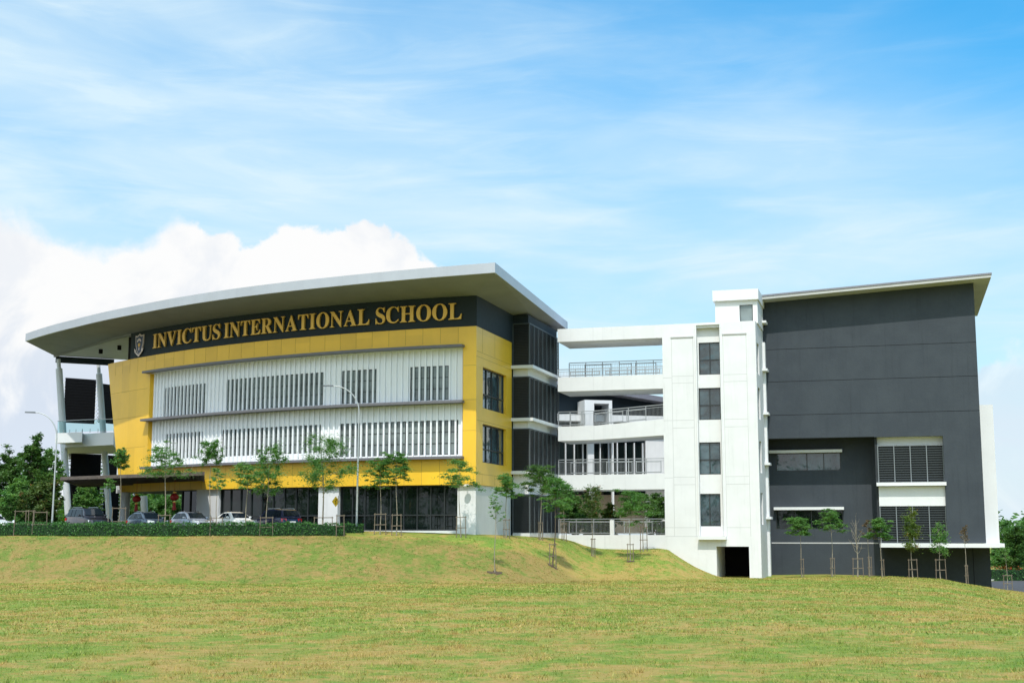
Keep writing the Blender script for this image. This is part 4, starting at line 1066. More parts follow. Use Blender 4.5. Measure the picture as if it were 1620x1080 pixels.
b = MB(FR); b.hexa([FR(x0-3, -1.4, 15.76), FR(x1+9, -1.4, 12.76), FR(x1+9, 9, 12.76), FR(x0-3, 9, 15.76), FR(x0-3, -1.4, 16.3), FR(x1+9, -1.4, 13.3), FR(x1+9, 9, 13.3), FR(x0-3, 9, 16.3)]); b.build('roof', M['metalroof'], rear)
# white portal frame
p0, p1 = ru(925, 650, -2.5), ru(968.5, 650, -2.5)
b = MB(FR); b.wall(p0, p1, 10.0, rz(940, 632.5, -2.5), -2.5, .0, [(ru(940, 650, -2.5), p1-.35, 8, rz(950, 638, -2.5))]); b.build('portal', M['white'], rear)
b = MB(FR); b.wall(x0-3, x1, 4.0, 9.6, .6, .9, []); b.build('glazed_wall', M['glass'], rear)
b = MB(FR); b.box(x1+.01, x1+9, .3, .9, 0, 11); b.build('end_wall', M['white2'], rear)
b = MB(FR); b.box(x0-3, x1+9, -1.2, .3, 4.6, 5.5); b.build('mid_ledge', M['white'], rear)
b = MB(FR); a = x0
while a < x1-.2: b.box(a, a+.07, .3, .6, 5.52, 9.5); a += .95
b.build('sunshade_fins', M['fin'], rear)
for (xa, xb) in ((928.5, 938.5), (966.8, 969.5)):
    b = MB(FR); b.box(ru(xa, 720, -1), ru(xb, 720, -1), -1.3, -.9, 0, 11.6); b.build('column', M['white'], rear)
b = MB(FR); b.box(x0-3, x1+9, 2, 2.3, 0, 4.6); b.build('ground_wall', M['beige'], rear)
# ================================================================ PLANTS
def leaf_cloud(rng, clusters, per, size, flat=.35, droop=.0):
    """clusters: array of (x,y,z,r); returns centre and the two half-axes of every leaf"""
    cl = np.repeat(clusters, per, axis=0); n = len(cl)
    d = rng.normal(0, 1, (n, 3)); d /= np.linalg.norm(d, axis=1)[:, None]+1e-9
    rr = cl[:, 3:4]*(np.clip(np.abs(rng.normal(0, .62, (n, 1))), 0, 1.35)+.05)
    off = d*rr; off[:, 2] *= flat
    off[:, 2] -= droop*(off[:, 0]**2+off[:, 1]**2)/np.maximum(cl[:, 3], .05)
    c = cl[:, :3]+off
    s = size*rng.uniform(.55, 1.35, (n, 1))
    a = rng.normal(0, 1, (n, 3)); a[:, 2] *= .45; a /= np.linalg.norm(a, axis=1)[:, None]
    u = rng.normal(0, 1, (n, 3)); u[:, 2] += .8; bb = np.cross(a, u); bb /= np.linalg.norm(bb, axis=1)[:, None]+1e-9
    return c, a*s, bb*s*.42
def limb(b, rng, p, q, r0, r1, n=4, wob=.05, sides=6):
    pts = []; rad = []
    L = (q-p).length
    for i in range(n+1):
        f = i/n; w_ = Vector(rng.normal(0, wob*L, 3)) if 0 < i < n else Vector((0, 0, 0)); pts.append(p.lerp(q, f)+w_*.6); rad.append(r0+(r1-r0)*f)
    b.tube(pts, rad, sides); return pts
def make_tree(name, label, cat, base, h, cb, rx, style, leafm, seed, dens=1.0, lean=(0, 0), bark='bark', r0=.05, leaf=.068, group=None, top_r=None, bare=False, lopsided=0.0, ry=None):
    """base: world point; h height; cb: crown base height; rx: crown half width"""
    rng = np.random.default_rng(seed)
    e = empty(name, base, 0, label, cat, group)
    tr = MB(); base = Vector(base)
    topp = base+Vector((lean[0], lean[1], h*.93)); cbp = base.lerp(topp, cb/h/.93)
    tp_ = []; rd = []
    for i in range(9):
        f = i/8; p = base.lerp(topp, f)+Vector((math.sin(f*5+seed)*.035*h*.35, math.cos(f*4+seed)*.02*h*.3, 0))*(f*(1-f)*4)
        if i == 0: p = base-Vector((0, 0, .15))
        tp_.append(p); rd.append(r0*(1.25 if i == 0 else 1-.78*f))
    tr.tube(tp_, rd, 8)
    def on_trunk(z):
        f = max(0, min(1, z/(h*.93))); i = min(7, int(f*8)); return tp_[i].lerp(tp_[i+1], f*8-i)
    cl = []
    crown_h = h-cb
    nbr = {'tier': 13, 'round': 14, 'wispy': 8, 'column': 14, 'big': 22, 'bare': 16}[style]
    if ry is None: ry = rx
    for k in range(nbr):
        f = (k+rng.uniform(0, 1))/nbr
        z0 = cb-.05*h+(crown_h*.80)*f
        az = k*2.399+rng.uniform(-.5, .5)
        if style == 'tier': R = rx*(1.0-.55*f**1.5)*rng.uniform(.55, 1.05); rise = crown_h*rng.uniform(.05, .24)
        elif style == 'round': R = rx*(.45+.75*math.sin(math.pi*min(.95, .18+f*.8)))*rng.uniform(.5, .95); rise = crown_h*rng.uniform(.1, .3)
        elif style == 'wispy': R = rx*(1-.4*f)*rng.uniform(.4, 1.05); rise = crown_h*rng.uniform(.15, .35)
        elif style == 'column': R = rx*rng.uniform(.4, .9)*(1-.3*f); rise = crown_h*rng.uniform(.05, .16)
        elif style == 'big': R = rx*(.40+.8*math.sin(math.pi*min(.93, .12+f*.85)))*rng.uniform(.5, 1.0); rise = crown_h*rng.uniform(.06, .25)
        else: R = rx*rng.uniform(.5, 1.0)*(1-.5*f); rise = crown_h*rng.uniform(.2, .4)
        a0 = on_trunk(z0); q = a0+Vector((math.cos(az)*R+lopsided*R, math.sin(az)*R*ry/rx, rise))
        rb = r0*.42*(1-.5*f)
        pts = limb(tr, rng, a0, q, rb, rb*.3, 4, .06, 5)
        for t in range({'bare': 4, 'big': 4}.get(style, 2)):
            f2 = rng.uniform(.35, .95); i2 = min(3, int(f2*4)); o_ = pts[i2].lerp(pts[i2+1], f2*4-i2)
            q2 = o_+Vector(rng.normal(0, R*.30, 3))+Vector((0, 0, abs(R*.16)))
            limb(tr, rng, o_, q2, rb*.5, rb*.15, 2, .06, 4); 
            rr = {'tier': .30, 'round': .34, 'wispy': .24, 'column': .34, 'big': .27, 'bare': .1}[style]
            cl.append((*q2, rx*rr*rng.uniform(.6, 1.25)))
            if style != 'bare': cl.append((*(o_+Vector(rng.normal(0, R*.12, 3))), rx*rr*rng.uniform(.4, .9)))
        rr = {'tier': .36, 'round': .38, 'wispy': .24, 'column': .40, 'big': .30, 'bare': .1}[style]
        cl.append((*q, rx*rr*rng.uniform(.7, 1.2)))
    cl.append((*(base+Vector((lean[0], lean[1], h*.93))), rx*.3))
    tr.build('trunk', M[bark], e, smooth=True)
    cl = np.array(cl)
    if style == 'bare' and leafm is None: return e
    flat = {'tier': .30, 'round': .80, 'wispy': .45, 'column': .9, 'big': .62, 'bare': .8}[style]
    per = max(3, int({'tier': 92, 'round': 80, 'wispy': 38, 'column': 60, 'big': 125, 'bare': 8}[style]*dens))
    c, a, bb = leaf_cloud(rng, cl, per, leaf, flat, .12 if style == 'tier' else 0)
    bz = np.array(base)
    me = quads_mesh('crown', c-bz, a, bb, [M[leafm]])
    o = bpy.data.objects.new('crown', me); C.objects.link(o); o.parent = e
    return e

def stake_frame(label, p, wd=.75, h=1.45, rot=0.0, nrail=2, tilt=0):
    e = empty('tree_stake', (0, 0, 0), 0, label, 'tree stake', 'timber stakes round the young trees')
    for sx_ in (-1, 1):
        b = MB(); b.tube([(sx_*wd/2*1.12, 0, -.25), (sx_*wd/2, 0, h+.04)], [.032, .028], 7); b.build('post', M['stake'], e, smooth=True)
    for i in range(nrail):
        z = h*(.97-.5*i); b = MB(); b.beam((-wd/2-.08, .05, z), (wd/2+.08, .05, z+.01), .04, .055); b.build('crossbar', M['stake'], e)
    e.location = p; e.rotation_euler = (0, tilt, rot); return e

def young(px, pyb, D, ytop, ycb, halfw, style, leafm, seed, label, stake=None, **kw):
    """a young tree: foot in column px at distance D, top and crown base given by their rows in the photo, half width in photo pixels"""
    base = on(px, D) if D else find_on(px, pyb)
    D = base.y
    h = P(px, ytop, D).z-base.z; cb = P(px, ycb, D).z-base.z; rx = halfw/FPX*D*1.12
    kw.setdefault('r0', .04)
    t = make_tree('young_tree', label, 'tree', base, h, cb, rx, style, leafm, seed, group='young trees planted along the building', **kw)
    if stake:
        lab, wd, hh, rot = stake
        stake_frame(lab, base+Vector((.02, -.12, -.02)), wd, hh, rot, 2)
    return t
SB = 'timber stakes '
T_ = [
 # px, yb, D, ytop, ycrownbase, halfw, style, leaf, label, stake
 (187, 830, 97.5, 704, 736, 12, 'round', 'leaf_a', 'slim young tree with a small dark tuft against the left edge of the yellow wall', ('thin stake frame between the parked dark off-roader and the grey hatchback', .9, 1.9, .1), {}),
 (259, 832, 96.6, 698, 752, 44, 'tier', 'leaf_a', 'wide flat-topped young tree in front of the left yellow panel', ('pair of stakes at the pale trunk in front of the grey hatchback', .8, 1.5, .0), dict(r0=.055, dens=1.1)),
 (331, 832, 96.8, 690, 728, 17, 'round', 'leaf_a', 'young tree with a small dark ball crown high before the white fins', None, dict(dens=1.0, lean=(.0, 0))),
 (342, 832, 96.3, 738, 775, 20, 'wispy', 'leaf_b', 'sparse light green sapling below the ball-crowned tree', ('short stake frame in front of the white saloon car', .8, 1.3, .2), {}),
 (389, 832, 96.8, 728, 768, 30, 'tier', 'leaf_b', 'pale-trunked young tree with light foliage left of the dark estate car', None, dict(r0=.05)),
 (421, 832, 96.2, 700, 782, 30, 'round', 'leaf_a', 'full young tree with several dark clumps in front of the dark estate car', ('pale stake frame in front of the dark estate car', .85, 1.35, .0), dict(dens=1.5)),
 (511, 832, 96.4, 683, 778, 42, 'round', 'leaf_a', 'tallest leafy tree of the row, beside the yellow diamond road sign', ('low wide stake frame under the tallest leafy tree', 1.25, 1.3, .0), dict(dens=2.0, r0=.065, lean=(-.25, 0))),
 (601, 845, 97.3, 722, 768, 26, 'tier', 'leaf_a', 'first slim flat-crowned tree right of the near street lamp', ('dark weathered stake frame, left one of the pair right of the street lamp', .75, 1.5, .1), dict(dens=1.2)),
 (627, 846, 97.0, 706, 752, 23, 'tier', 'leaf_a', 'taller slim tree next right, its crown reaching the lower fins', ('pale stake frame with two crossbars before the dark glazing', .62, 1.52, -.1), dict(dens=1.3)),
 (729, 850, 97.4, 722, 770, 31, 'tier', 'leaf_b', 'loose light green tree in front of the corner of the yellow block', ('thin tall stake frame at the white corner pier', .62, 1.5, .0), dict(dens=.85, lean=(-.15, 0))),
 (801, 852, 99.5, 742, 784, 21, 'tier', 'leaf_b', 'young tree before the right edge of the yellow side wall', ('stake frame before the white side wall beside the louvred bay', .38, 1.35, .2), dict(dens=1.3)),
 (783, 906, None, 782, 822, 17, 'wispy', 'leaf_b', 'nearly bare sapling standing low on the bank in front of the white wall', None, dict(dens=.5, r0=.035)),
 (855, 851, 102.5, 730, 780, 30, 'tier', 'leaf_c', 'dark flat-crowned young tree in front of the louvred bay', ('single dark stakes at the foot of the louvred bay', .28, 1.35, .4), dict(dens=1.9)),
 (874, 896, None, 748, 806, 26, 'tier', 'leaf_a', 'dark-trunked tree on the slope overlapping the right end of the louvred bay', ('two short stakes of unequal height on the slope by the dark-trunked tree', .42, 1.6, .2), dict(dens=1.5, r0=.05, lean=(.35, 0), bark='bark2')),
 (892, 852, 106.0, 755, 800, 24, 'tier', 'leaf_a', 'young tree where the retaining wall begins beside the louvred bay', ('stake pair where the retaining wall begins', .3, 1.3, .0), dict(dens=1.1)),
 (938, 880, None, 766, 818, 19, 'round', 'leaf_r', 'young tree with yellowish crown in front of the walkway railing', ('stake pair at the yellowish tree below the walkway', .25, 1.4, .0), dict(dens=.9)),
 (997, 888, None, 770, 816, 27, 'tier', 'leaf_a', 'dense green young tree on the grass in front of the ground-level walkway', ('dark square stake frame on the grass below the walkway', .42, 1.35, .1), dict(dens=2.1, lean=(.2, 0))),
 (1018, 868, 109.0, 776, 812, 24, 'tier', 'leaf_c', 'darker young tree just behind it close to the retaining wall', ('tall thin stakes against the white retaining wall', .5, 2.0, .0), dict(dens=1.4)),
 (1269, 905, 109.5, 812, 844, 20, 'tier', 'leaf_a', 'leftmost young tree before the charcoal wall, pale leaning trunk', ('short stake at the leaning pale trunk by the charcoal wall', .18, 1.5, .0), dict(dens=1.6, lean=(-.15, 0))),
 (1317, 907, 109.0, 798, 838, 21, 'tier', 'leaf_a', 'young tree overlapping the lower window of the charcoal recess', ('narrow stake frame under the lower recess window', .28, 1.5, .1), dict(dens=1.0)),
 (1357, 908, 108.5, 816, 874, 15, 'bare', None, 'bare leafless tree with upswept pale twigs before the charcoal wall', ('square stake frame round the bare leafless tree', .75, 1.5, .0), dict(r0=.055)),
 (1376, 908, 109.5, 818, 846, 12, 'wispy', 'leaf_d', 'thin sapling with a few brown leaves right of the bare tree', ('two tall crossed stakes right of the bare tree', .22, 1.6, .0), dict(dens=.5)),
 (1396, 909, 108.5, 813, 850, 18, 'tier', 'leaf_a', 'green young tree at the dark corner of the recess', ('stake pair at the dark corner of the recess', .2, 1.4, .2), dict(dens=1.9)),
 (1444, 913, 107.0, 797, 868, 17, 'column', 'leaf_y', 'young tree with green top and yellow-orange lower leaves before the lower louvres', ('square stake frame before the dark base under the louvres', .62, 1.5, .0), dict(dens=1.5)),
 (1488, 914, 107.0, 822, 876, 15, 'column', 'leaf_b', 'sparse upright young tree below the right edge of the louvres', ('tall stake frame with a white bag lying beside it', .72, 1.6, .0), dict(dens=.7, lean=(-.05, 0))),
 (1529, 919, 106.0, 828, 856, 9, 'bare', 'leaf_d', 'dried-out young tree with brown leaf remnants near the right end of the block', ('single stake at the dried-out tree', .15, 1.5, .0), dict(dens=1.0)),
 (1594, 933, 104.0, 862, 884, 12, 'wispy', 'leaf_b', 'very thin sapling at the grass edge beside the road', ('small stake frame at the road edge', .6, 1.2, .0), dict(dens=.4, r0=.03)),
 (170, 832, 100.5, 752, 775, 14, 'wispy', 'leaf_b', 'small sprig-like tree under the canopy beside the dark off-roader', None, dict(dens=.7, r0=.03)),
]
for i, (px, yb, D, yt, ycb, hw, st, lm, lab, stk, kw) in enumerate(T_):
    young(px, yb, D, yt, ycb, hw, st, lm, 100+i, lab, stk, **kw)
# lone stake frames at the left where no tree shows
for i, (px, D, wd, hh, rot, lab) in enumerate(((33, 96.3, .9, 1.75, .5, 'weathered stake frame at the far left, first of the group before the hedge'), (46, 97.0, .8, 1.7, -.5, 'second stake frame of the left group, slightly turned'), (62, 96.2, .9, 1.7, .2, 'widest stake frame of the left group next to the tall street lamp'), (538, 96.0, .5, 1.5, .1, 'stake frame at the right end of the tall hedge'))):
    stake_frame(lab, on(px, D), wd, hh, rot)

# background trees on the left, behind the building and at the right
BG = [
 (8, 128, 705, 26, 'leaf_c', 'dark green spreading tree at the far left edge'), (46, 124, 681, 21, 'leaf_c', 'tall dark-crowned tree above the others at the left'),
 (72, 127, 702, 22, 'leaf_b', 'light feathery tree behind the tall street lamp'), (24, 119, 752, 25, 'leaf_b', 'bushy mixed green tree below the tall dark one'),
 (58, 118, 760, 25, 'leaf_r', 'bushy tree with reddish young leaves left of the street lamp'), (78, 121, 752, 15, 'leaf_r', 'reddish-green shrub-like tree between street lamp and first column'),
 (-30, 126, 715, 34, 'leaf_c', 'dark tree standing mostly outside the left edge'),
 (136, 130, 764, 26, 'leaf_b', 'fresh green rounded tree seen between the two leaning columns'), (222, 150, 786, 30, 'leaf_b', 'green tree seen through the open porch'),
 (265, 152, 782, 28, 'leaf_a', 'darker tree seen through the open porch'), (180, 150, 782, 28, 'leaf_c', 'dark tree behind the second leaning column'),
 (1592, 150, 822, 20, 'leaf_a', 'feathery roadside tree right of the white fin wall'), (1615, 143, 826, 22, 'leaf_c', 'dark roadside tree at the right edge'), (1640, 150, 815, 30, 'leaf_a', 'roadside tree mostly outside the right edge'),
 (1600, 165, 858, 30, 'leaf_b', 'low light green tree behind the roadside hedge'),
 (906, 130, 775, 20, 'leaf_c', 'dark courtyard tree seen under the first-floor walkway at left'), (934, 126, 782, 18, 'leaf_a', 'bright courtyard tree behind the ground-level railing'), (963, 124, 792, 13, 'leaf_y', 'small yellowish courtyard tree left of the dense young tree'),
 (1040, 132, 776, 20, 'leaf_c', 'dark courtyard tree next to the stair tower'),
]
for i, (px, D, yt, hw, lm, lab) in enumerate(BG):
    p = PZ(px, D, -.1 if px < 1200 else -4.9)
    p.z = gz(p.x, p.y)-.05
    h = P(px, yt, D).z-p.z; rx = hw/FPX*D
    make_tree('broadleaf_tree', lab, 'tree', p, h, h*(.12 if h < 8 else .22), rx, 'big', lm, 300+i, dens=1.0, bark='bark2', r0=.13, leaf=.13, group='trees behind the school', ry=rx)
# distant woods all round the horizon
def woods(name, pts, hgt, seed, lab, n=2600):
    rng = np.random.default_rng(seed); cs = []
    for (x, y) in pts: 
        for k in range(14):
            cs.append((x+rng.uniform(-9, 9), y+rng.uniform(-9, 9), rng.uniform(.2, .95)*hgt*rng.uniform(.7, 1.1), rng.uniform(2.2, 4.0)))
    cs = np.array(cs); cs[:, 2] += ground_z(cs[:, 0], cs[:, 1])-.3
    c, a, bb = leaf_cloud(rng, cs, max(4, n//len(cs)), .65, .8)
    me = quads_mesh(name, c, a, bb, [M['leaf_c'], M['leaf_a']], (rng.uniform(0, 1, len(c)) < .45).astype(int))
    o = bpy.data.objects.new(name, me); C.objects.link(o); return tag(o, lab, 'woods', kind='stuff')
woods('distant_woods', [(-150+i*9, 205+8*math.sin(i)) for i in range(14)], 11, 1, 'far belt of trees behind the car park at the left', 26000)
woods('distant_woods', [(60+i*12, 235+9*math.sin(i*1.3)) for i in range(13)], 9, 2, 'far belt of trees beyond the road at the right', 22000)

woods('distant_woods', [(130*math.cos(R_(a)), 15+110*math.sin(R_(a))) for a in range(150, 392, 5)], 17, 3, 'belt of trees across the lawn opposite the school', 60000)
# hedges
def hedge(name, pts, wd, h, label, seed, cat='hedge', leafm='hedge', z0=None, flower=False, dens=430):
    """pts: centre line; box core with leafy skin"""
    rng = np.random.default_rng(seed); pts = [Vector(p) for p in pts]
    e = empty(name, pts[0], 0, label, cat); core = MB(); ctr = []
    for p, q in zip(pts[:-1], pts[1:]):
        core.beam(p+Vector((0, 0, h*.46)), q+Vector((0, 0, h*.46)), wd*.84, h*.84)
        L = (q-p).length; d = (q-p).normalized(); nn = Vector((-d.y, d.x, 0)); n = int(L*dens*(wd+2*h)/2.5)
        t = rng.uniform(0, L, n); k = rng.uniform(0, wd+2*h, n)
        side = np.where(k < h, -1, np.where(k > h+wd, 1, 0)); zz_ = np.where(side == 0, h, np.where(side < 0, k, k-h-wd)); off = np.where(side == 0, k-h-wd/2, side*wd/2)
        j = rng.normal(0, .045, (n, 3)); wav = .06*np.sin(t*1.7)+.05*np.sin(t*4.1+1)+.04*np.sin(t*9.3)+np.where(rng.uniform(0, 1, n) < .03, .12, 0)
        c = np.stack([p.x+d.x*t+nn.x*off, p.y+d.y*t+nn.y*off, p.z+(q.z-p.z)*t/L+zz_*(1+wav)], -1)+j
        ctr.append(c)
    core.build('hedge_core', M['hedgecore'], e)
    c = np.concatenate(ctr); n = len(c); a = rng.normal(0, 1, (n, 3)); a /= np.linalg.norm(a, axis=1)[:, None]; u = rng.normal(0, 1, (n, 3)); bb = np.cross(a, u); bb /= np.linalg.norm(bb, axis=1)[:, None]
    s = rng.uniform(.025, .075, (n, 1))*(1.5 if flower else 1.0); mi = None; mats = [M[leafm]]
    if flower:
        mats.append(M['flower']); mi = ((c[:, 2] > pts[0].z+h*.86) & (rng.uniform(0, 1, n) < .55)).astype(int)
    me = quads_mesh('foliage', c-np.array(pts[0]), a*s, bb*s*.7, mats, mi); o = bpy.data.objects.new('foliage', me); C.objects.link(o); o.parent = e
    return e
hl = [on(px, D) for px, D in ((-60, 96.6), (60, 96.6), (160, 96.6), (260, 96.6), (360, 96.6), (450, 96.6), (545, 96.6))]
for p in hl: p.z -= .05
hedge('clipped_hedge', hl, 1.1, .86, 'long clipped dark green hedge along the top of the bank in front of the cars', 11)
hl = [on(px, D) for px, D in ((546, 98.4), (575, 98.4))]
for p in hl: p.z -= .25
hedge('clipped_hedge', hl, .9, .80, 'short brighter piece of clipped hedge at the foot of the near street lamp', 12, leafm='hedge')
hedge('flowering_hedge', [PZ(1566, 142, -4.95), PZ(1634, 142, -4.95)], 1.6, 1.35, 'roadside hedge topped with orange-red flowers at the right edge', 13, flower=True, dens=120)
# ================================================================ STREET LAMPS, SIGN
def lamp(px, D, ytop_px, armdx, lab, r=.075, bend=1.6, pad=.0):
    base = on(px, D); base.z -= pad; e = empty('street_lamp', base, 0, lab, 'street lamp', 'street lamps in front of the school')
    H = P(px, ytop_px, D).z; W_ = armdx/FPX*D
    pts = [base, Vector((base.x+.03, D, base.z+(H-bend-base.z)*.5)), Vector((base.x+.05, D, H-bend))]; rr = [r, r*.8, r*.6]
    b = MB(); b.tube([base-Vector((0, 0, .2)), base+Vector((0, 0, .45))], [r*1.35, r*1.35], 14); b.tube(pts, rr, 14)
    b.build('pole', M['pole'], e, smooth=True)
    b = MB(); ap = []; n = 10
    for i in range(n+1):
        t = i/n*math.pi/2; ap.append(Vector((base.x+.05-W_*.80*(1-math.cos(t)), D, H-bend+bend*.97*math.sin(t))))
    b.tube(ap, [r*.6-.012*i/n for i in range(n+1)], 10); b.build('arm', M['pole'], e, smooth=True)
    b = MB(); q = ap[-1]; b.hexa([q+Vector(v) for v in ((-.75, -.13, -.02), (.02, -.07, -.05), (.02, .07, -.05), (-.75, .13, -.02), (-.72, -.10, .07), (.0, -.05, .06), (.0, .05, .06), (-.72, .10, .07))])
    b.build('lamp_head', M['lframe'], e, bevel=.01)
lamp(81.5, 97.8, 651, 45, 'tall street lamp with curved arm rising from the hedge at the far left', bend=1.9)
lamp(563.8, 98.2, 609, 52, 'tall street lamp in front of the dark glazing with its arm reaching over the fins', bend=2.0, r=.082)
sp0 = on(534, 97.6); e = empty('road_sign', sp0, 0, 'yellow diamond warning sign on a thin post at the white pier', 'road sign')
b = MB(); b.tube([sp0, sp0+Vector((0, 0, 2.7))], .03, 8); b.build('post', M['pole'], e, smooth=True)
zc = P(531, 793, 97.6).z; cS = P(531.5, 793, 97.6); fr_s = Frame(cS.x, cS.y-.06, -52)
b = MB(); hh = .38; f_ = [fr_s(0, 0, zc-hh), fr_s(hh, 0, zc), fr_s(0, 0, zc+hh), fr_s(-hh, 0, zc)]; g_ = [fr_s(0, .02, zc-hh), fr_s(hh, .02, zc), fr_s(0, .02, zc+hh), fr_s(-hh, .02, zc)]
b.add(f_+g_, [(0, 1, 2, 3), (7, 6, 5, 4), (0, 4, 5, 1), (1, 5, 6, 2), (2, 6, 7, 3), (3, 7, 4, 0)]); pn = b.build('panel', M['signy'], e)
b = MB(fr_s); b.box(-.03, .03, -.006, -.002, zc-.2, zc-.02); b.box(-.10, .0, -.007, -.003, zc+.0, zc+.06); b.box(.0, .10, -.0075, -.0035, zc+.08, zc+.14); b.box(-.05, .06, -.008, -.004, zc+.16, zc+.20); b.build('symbol', M['black'], pn)

# ================================================================ CARS
def paint(name, col, metal=.4):
    return mat(name, col, .28, metal=metal, coat=.8, spec=.5)
def car(label, paintm, loc, rot, kind='sedan', W=1.78, L=4.5, H=1.45):
    """nose towards -y in local space, wheels on z = 0"""
    e = empty('parked_car', (0, 0, 0), 0, label, 'car', 'cars parked behind the hedge'); hw = W/2
    # lower body stations: y, zbottom, ztop(bonnet/belt), half width
    zb = H*.63 if kind == 'sedan' else H*.60
    hood = zb-.04; tail = zb+.02
    st_ = [(-L/2, .35, .58, hw*.72), (-L/2+.12, .25, hood-.20, hw*.86), (-L/2+.5, .20, hood-.08, hw*.97), (-L/2+1.15, .18, hood+.02, hw), (0, .18, zb+.02, hw), (L/2-1.0, .18, tail+.03, hw), (L/2-.35, .22, tail+(.0 if kind != 'sedan' else -.02), hw*.95), (L/2-.08, .28, tail-.12, hw*.86), (L/2, .38, tail-.32, hw*.74)]
    vs = []; fs = []
    def ring(y, z0, z1, w_): return [(-w_*.93, y, z0), (-w_, y, z0+.15), (-w_, y, z0+(z1-z0)*.62), (-w_*.93, y, z1-.03), (-w_*.80, y, z1), (w_*.80, y, z1), (w_*.93, y, z1-.03), (w_, y, z0+(z1-z0)*.62), (w_, y, z0+.15), (w_*.93, y, z0)]
    for s in st_: vs += [Vector(p) for p in ring(*s)]
    n = 10
    for i in range(len(st_)-1):
        for j in range(n): fs.append((i*n+j, i*n+(j+1) % n, (i+1)*n+(j+1) % n, (i+1)*n+j))
    fs.append(tuple(range(n))); fs.append(tuple((len(st_)-1)*n+j for j in range(n)))
    b = MB(); b.add(vs, fs); body = b.build('body', paintm, e, smooth=True)
    # cabin
    if kind == 'sedan': ys = [-L/2+1.10, -L/2+1.85, L/2-1.45, L/2-.62]
    elif kind == 'suv': ys = [-L/2+1.15, -L/2+1.80, L/2-.55, L/2-.12]
    else: ys = [-L/2+1.00, -L/2+1.80, L/2-.85, L/2-.16]
    wb, wr = hw*.90, hw*.70
    def cabring(y, z, w_): return (y, z, w_)
    zr = H-.02
    low = [(-wb, ys[0], zb-.03), (wb, ys[0], zb-.03), (wb, ys[3], tail-.03), (-wb, ys[3], tail-.03)]
    cab = MB(); N = 12
    # roof profile points along y
    prof = [(ys[0], zb-.05, wb), (ys[0]+(ys[1]-ys[0])*.5, zb+(zr-zb)*.55, wb-(wb-wr)*.55), (ys[1]-.08, zr-.085, wr+.03), (ys[1]+.18, zr-.025, wr), ((ys[1]+ys[2])/2, zr+.02, wr), (ys[2]-.2, zr-.02, wr), (ys[2]+.05, zr-.09, wr+.02), (ys[2]+(ys[3]-ys[2])*.55, zb+(zr-zb)*.52, wb-(wb-wr)*.5), (ys[3], tail-.05, wb)]
    vs = []; fs = []
    for (y, z, w_) in prof:
        vs += [Vector((-wb, y, zb-.06)), Vector((-w_, y, z-.02)), Vector((-w_*.86, y, z)), Vector((w_*.86, y, z)), Vector((w_, y, z-.02)), Vector((wb, y, zb-.06))]
    for i in range(len(prof)-1):
        for j in range(5): fs.append((i*6+j, i*6+j+1, (i+1)*6+j+1, (i+1)*6+j))
    cab.add(vs, fs); cab.build('cabin', paintm, e, smooth=True)
    # glass: windscreen, rear window, side windows (slightly proud of the cabin)
    def quad(pts, nm, off, m='carglass', parent=e):
        pts = [Vector(p)+Vector(off) for p in pts]; b = MB(); b.add(pts+[p-Vector(off)*.5 for p in pts], [(0, 1, 2, 3), (7, 6, 5, 4), (0, 4, 5, 1), (1, 5, 6, 2), (2, 6, 7, 3), (3, 7, 4, 0)]); return b.build(nm, M[m], parent)
    p0, p2 = prof[0], prof[2]
    f1 = .20; f2 = .93
    A_ = lambda f, sx_: Vector((sx_*(p0[2]*.90+(p2[2]*.86-p0[2]*.90)*f), p0[0]+(p2[0]-p0[0])*f, p0[1]+(p2[1]-p0[1])*f))
    quad([A_(f1, -1), A_(f1, 1), A_(f2, 1), A_(f2, -1)], 'windscreen', (0, -.045, .05))
    q0, q2 = prof[8], prof[6]
    B_ = lambda f, sx_: Vector((sx_*(q0[2]*.86+(q2[2]*.84-q0[2]*.86)*f), q0[0]+(q2[0]-q0[0])*f, q0[1]+(q2[1]-q0[1])*f))
    quad([B_(.25, -1), B_(.25, 1), B_(.9, 1), B_(.9, -1)], 'rear_window', (0, .05, .05))
    for sx_ in (-1, 1):
        w_at = lambda z: wb-(wb-wr)*(z-zb)/(zr-zb)
        zl, zh = zb+.05, zr-.10
        yy = [ys[0]+.42, (ys[1]+ys[2])/2-.05, ys[3]-.42]
        gapp = .04
        def side(ya0, yb0, ya1, yb1):
            quad([(sx_*w_at(zl), ya0, zl), (sx_*w_at(zl), yb0, zl), (sx_*w_at(zh), yb1, zh), (sx_*w_at(zh), ya1, zh)], 'side_window', (sx_*.022, 0, .004))
        mid = yy[1]
        side(yy[0], mid-gapp, ys[1]+.16, mid-gapp)
        if kind == 'sedan': side(mid+gapp, yy[2]-.05, mid+gapp, ys[2]-.12)
        else:
            c3 = ys[2]-.55; side(mid+gapp, c3-gapp, mid+gapp, c3-gapp); side(c3+gapp, yy[2]+.12, c3+gapp, ys[2]-.02)
        b = MB(); mp_ = Vector((sx_*(hw+.10), ys[0]+.50, zb+.10)); b.tube([mp_-Vector((sx_*.17, 0, .04)), mp_-Vector((sx_*.07, 0, 0)), mp_+Vector((sx_*.05, 0, .01)), mp_+Vector((sx_*.10, 0, .0))], [.03, .085, .085, .04], 10); b.build('wing_mirror', paintm, e, smooth=True)
        # lights
        b = MB(); b.hexa([(sx_*hw*.50, -L/2+.10, .58), (sx_*hw*.93, -L/2+.36, .60), (sx_*hw*.93, -L/2+.5, .60), (sx_*hw*.5, -L/2+.3, .58), (sx_*hw*.52, -L/2+.11, .72), (sx_*hw*.95, -L/2+.38, .80), (sx_*hw*.93, -L/2+.55, .80), (sx_*hw*.5, -L/2+.3, .74)]); b.build('headlight', M['headlight'], e)
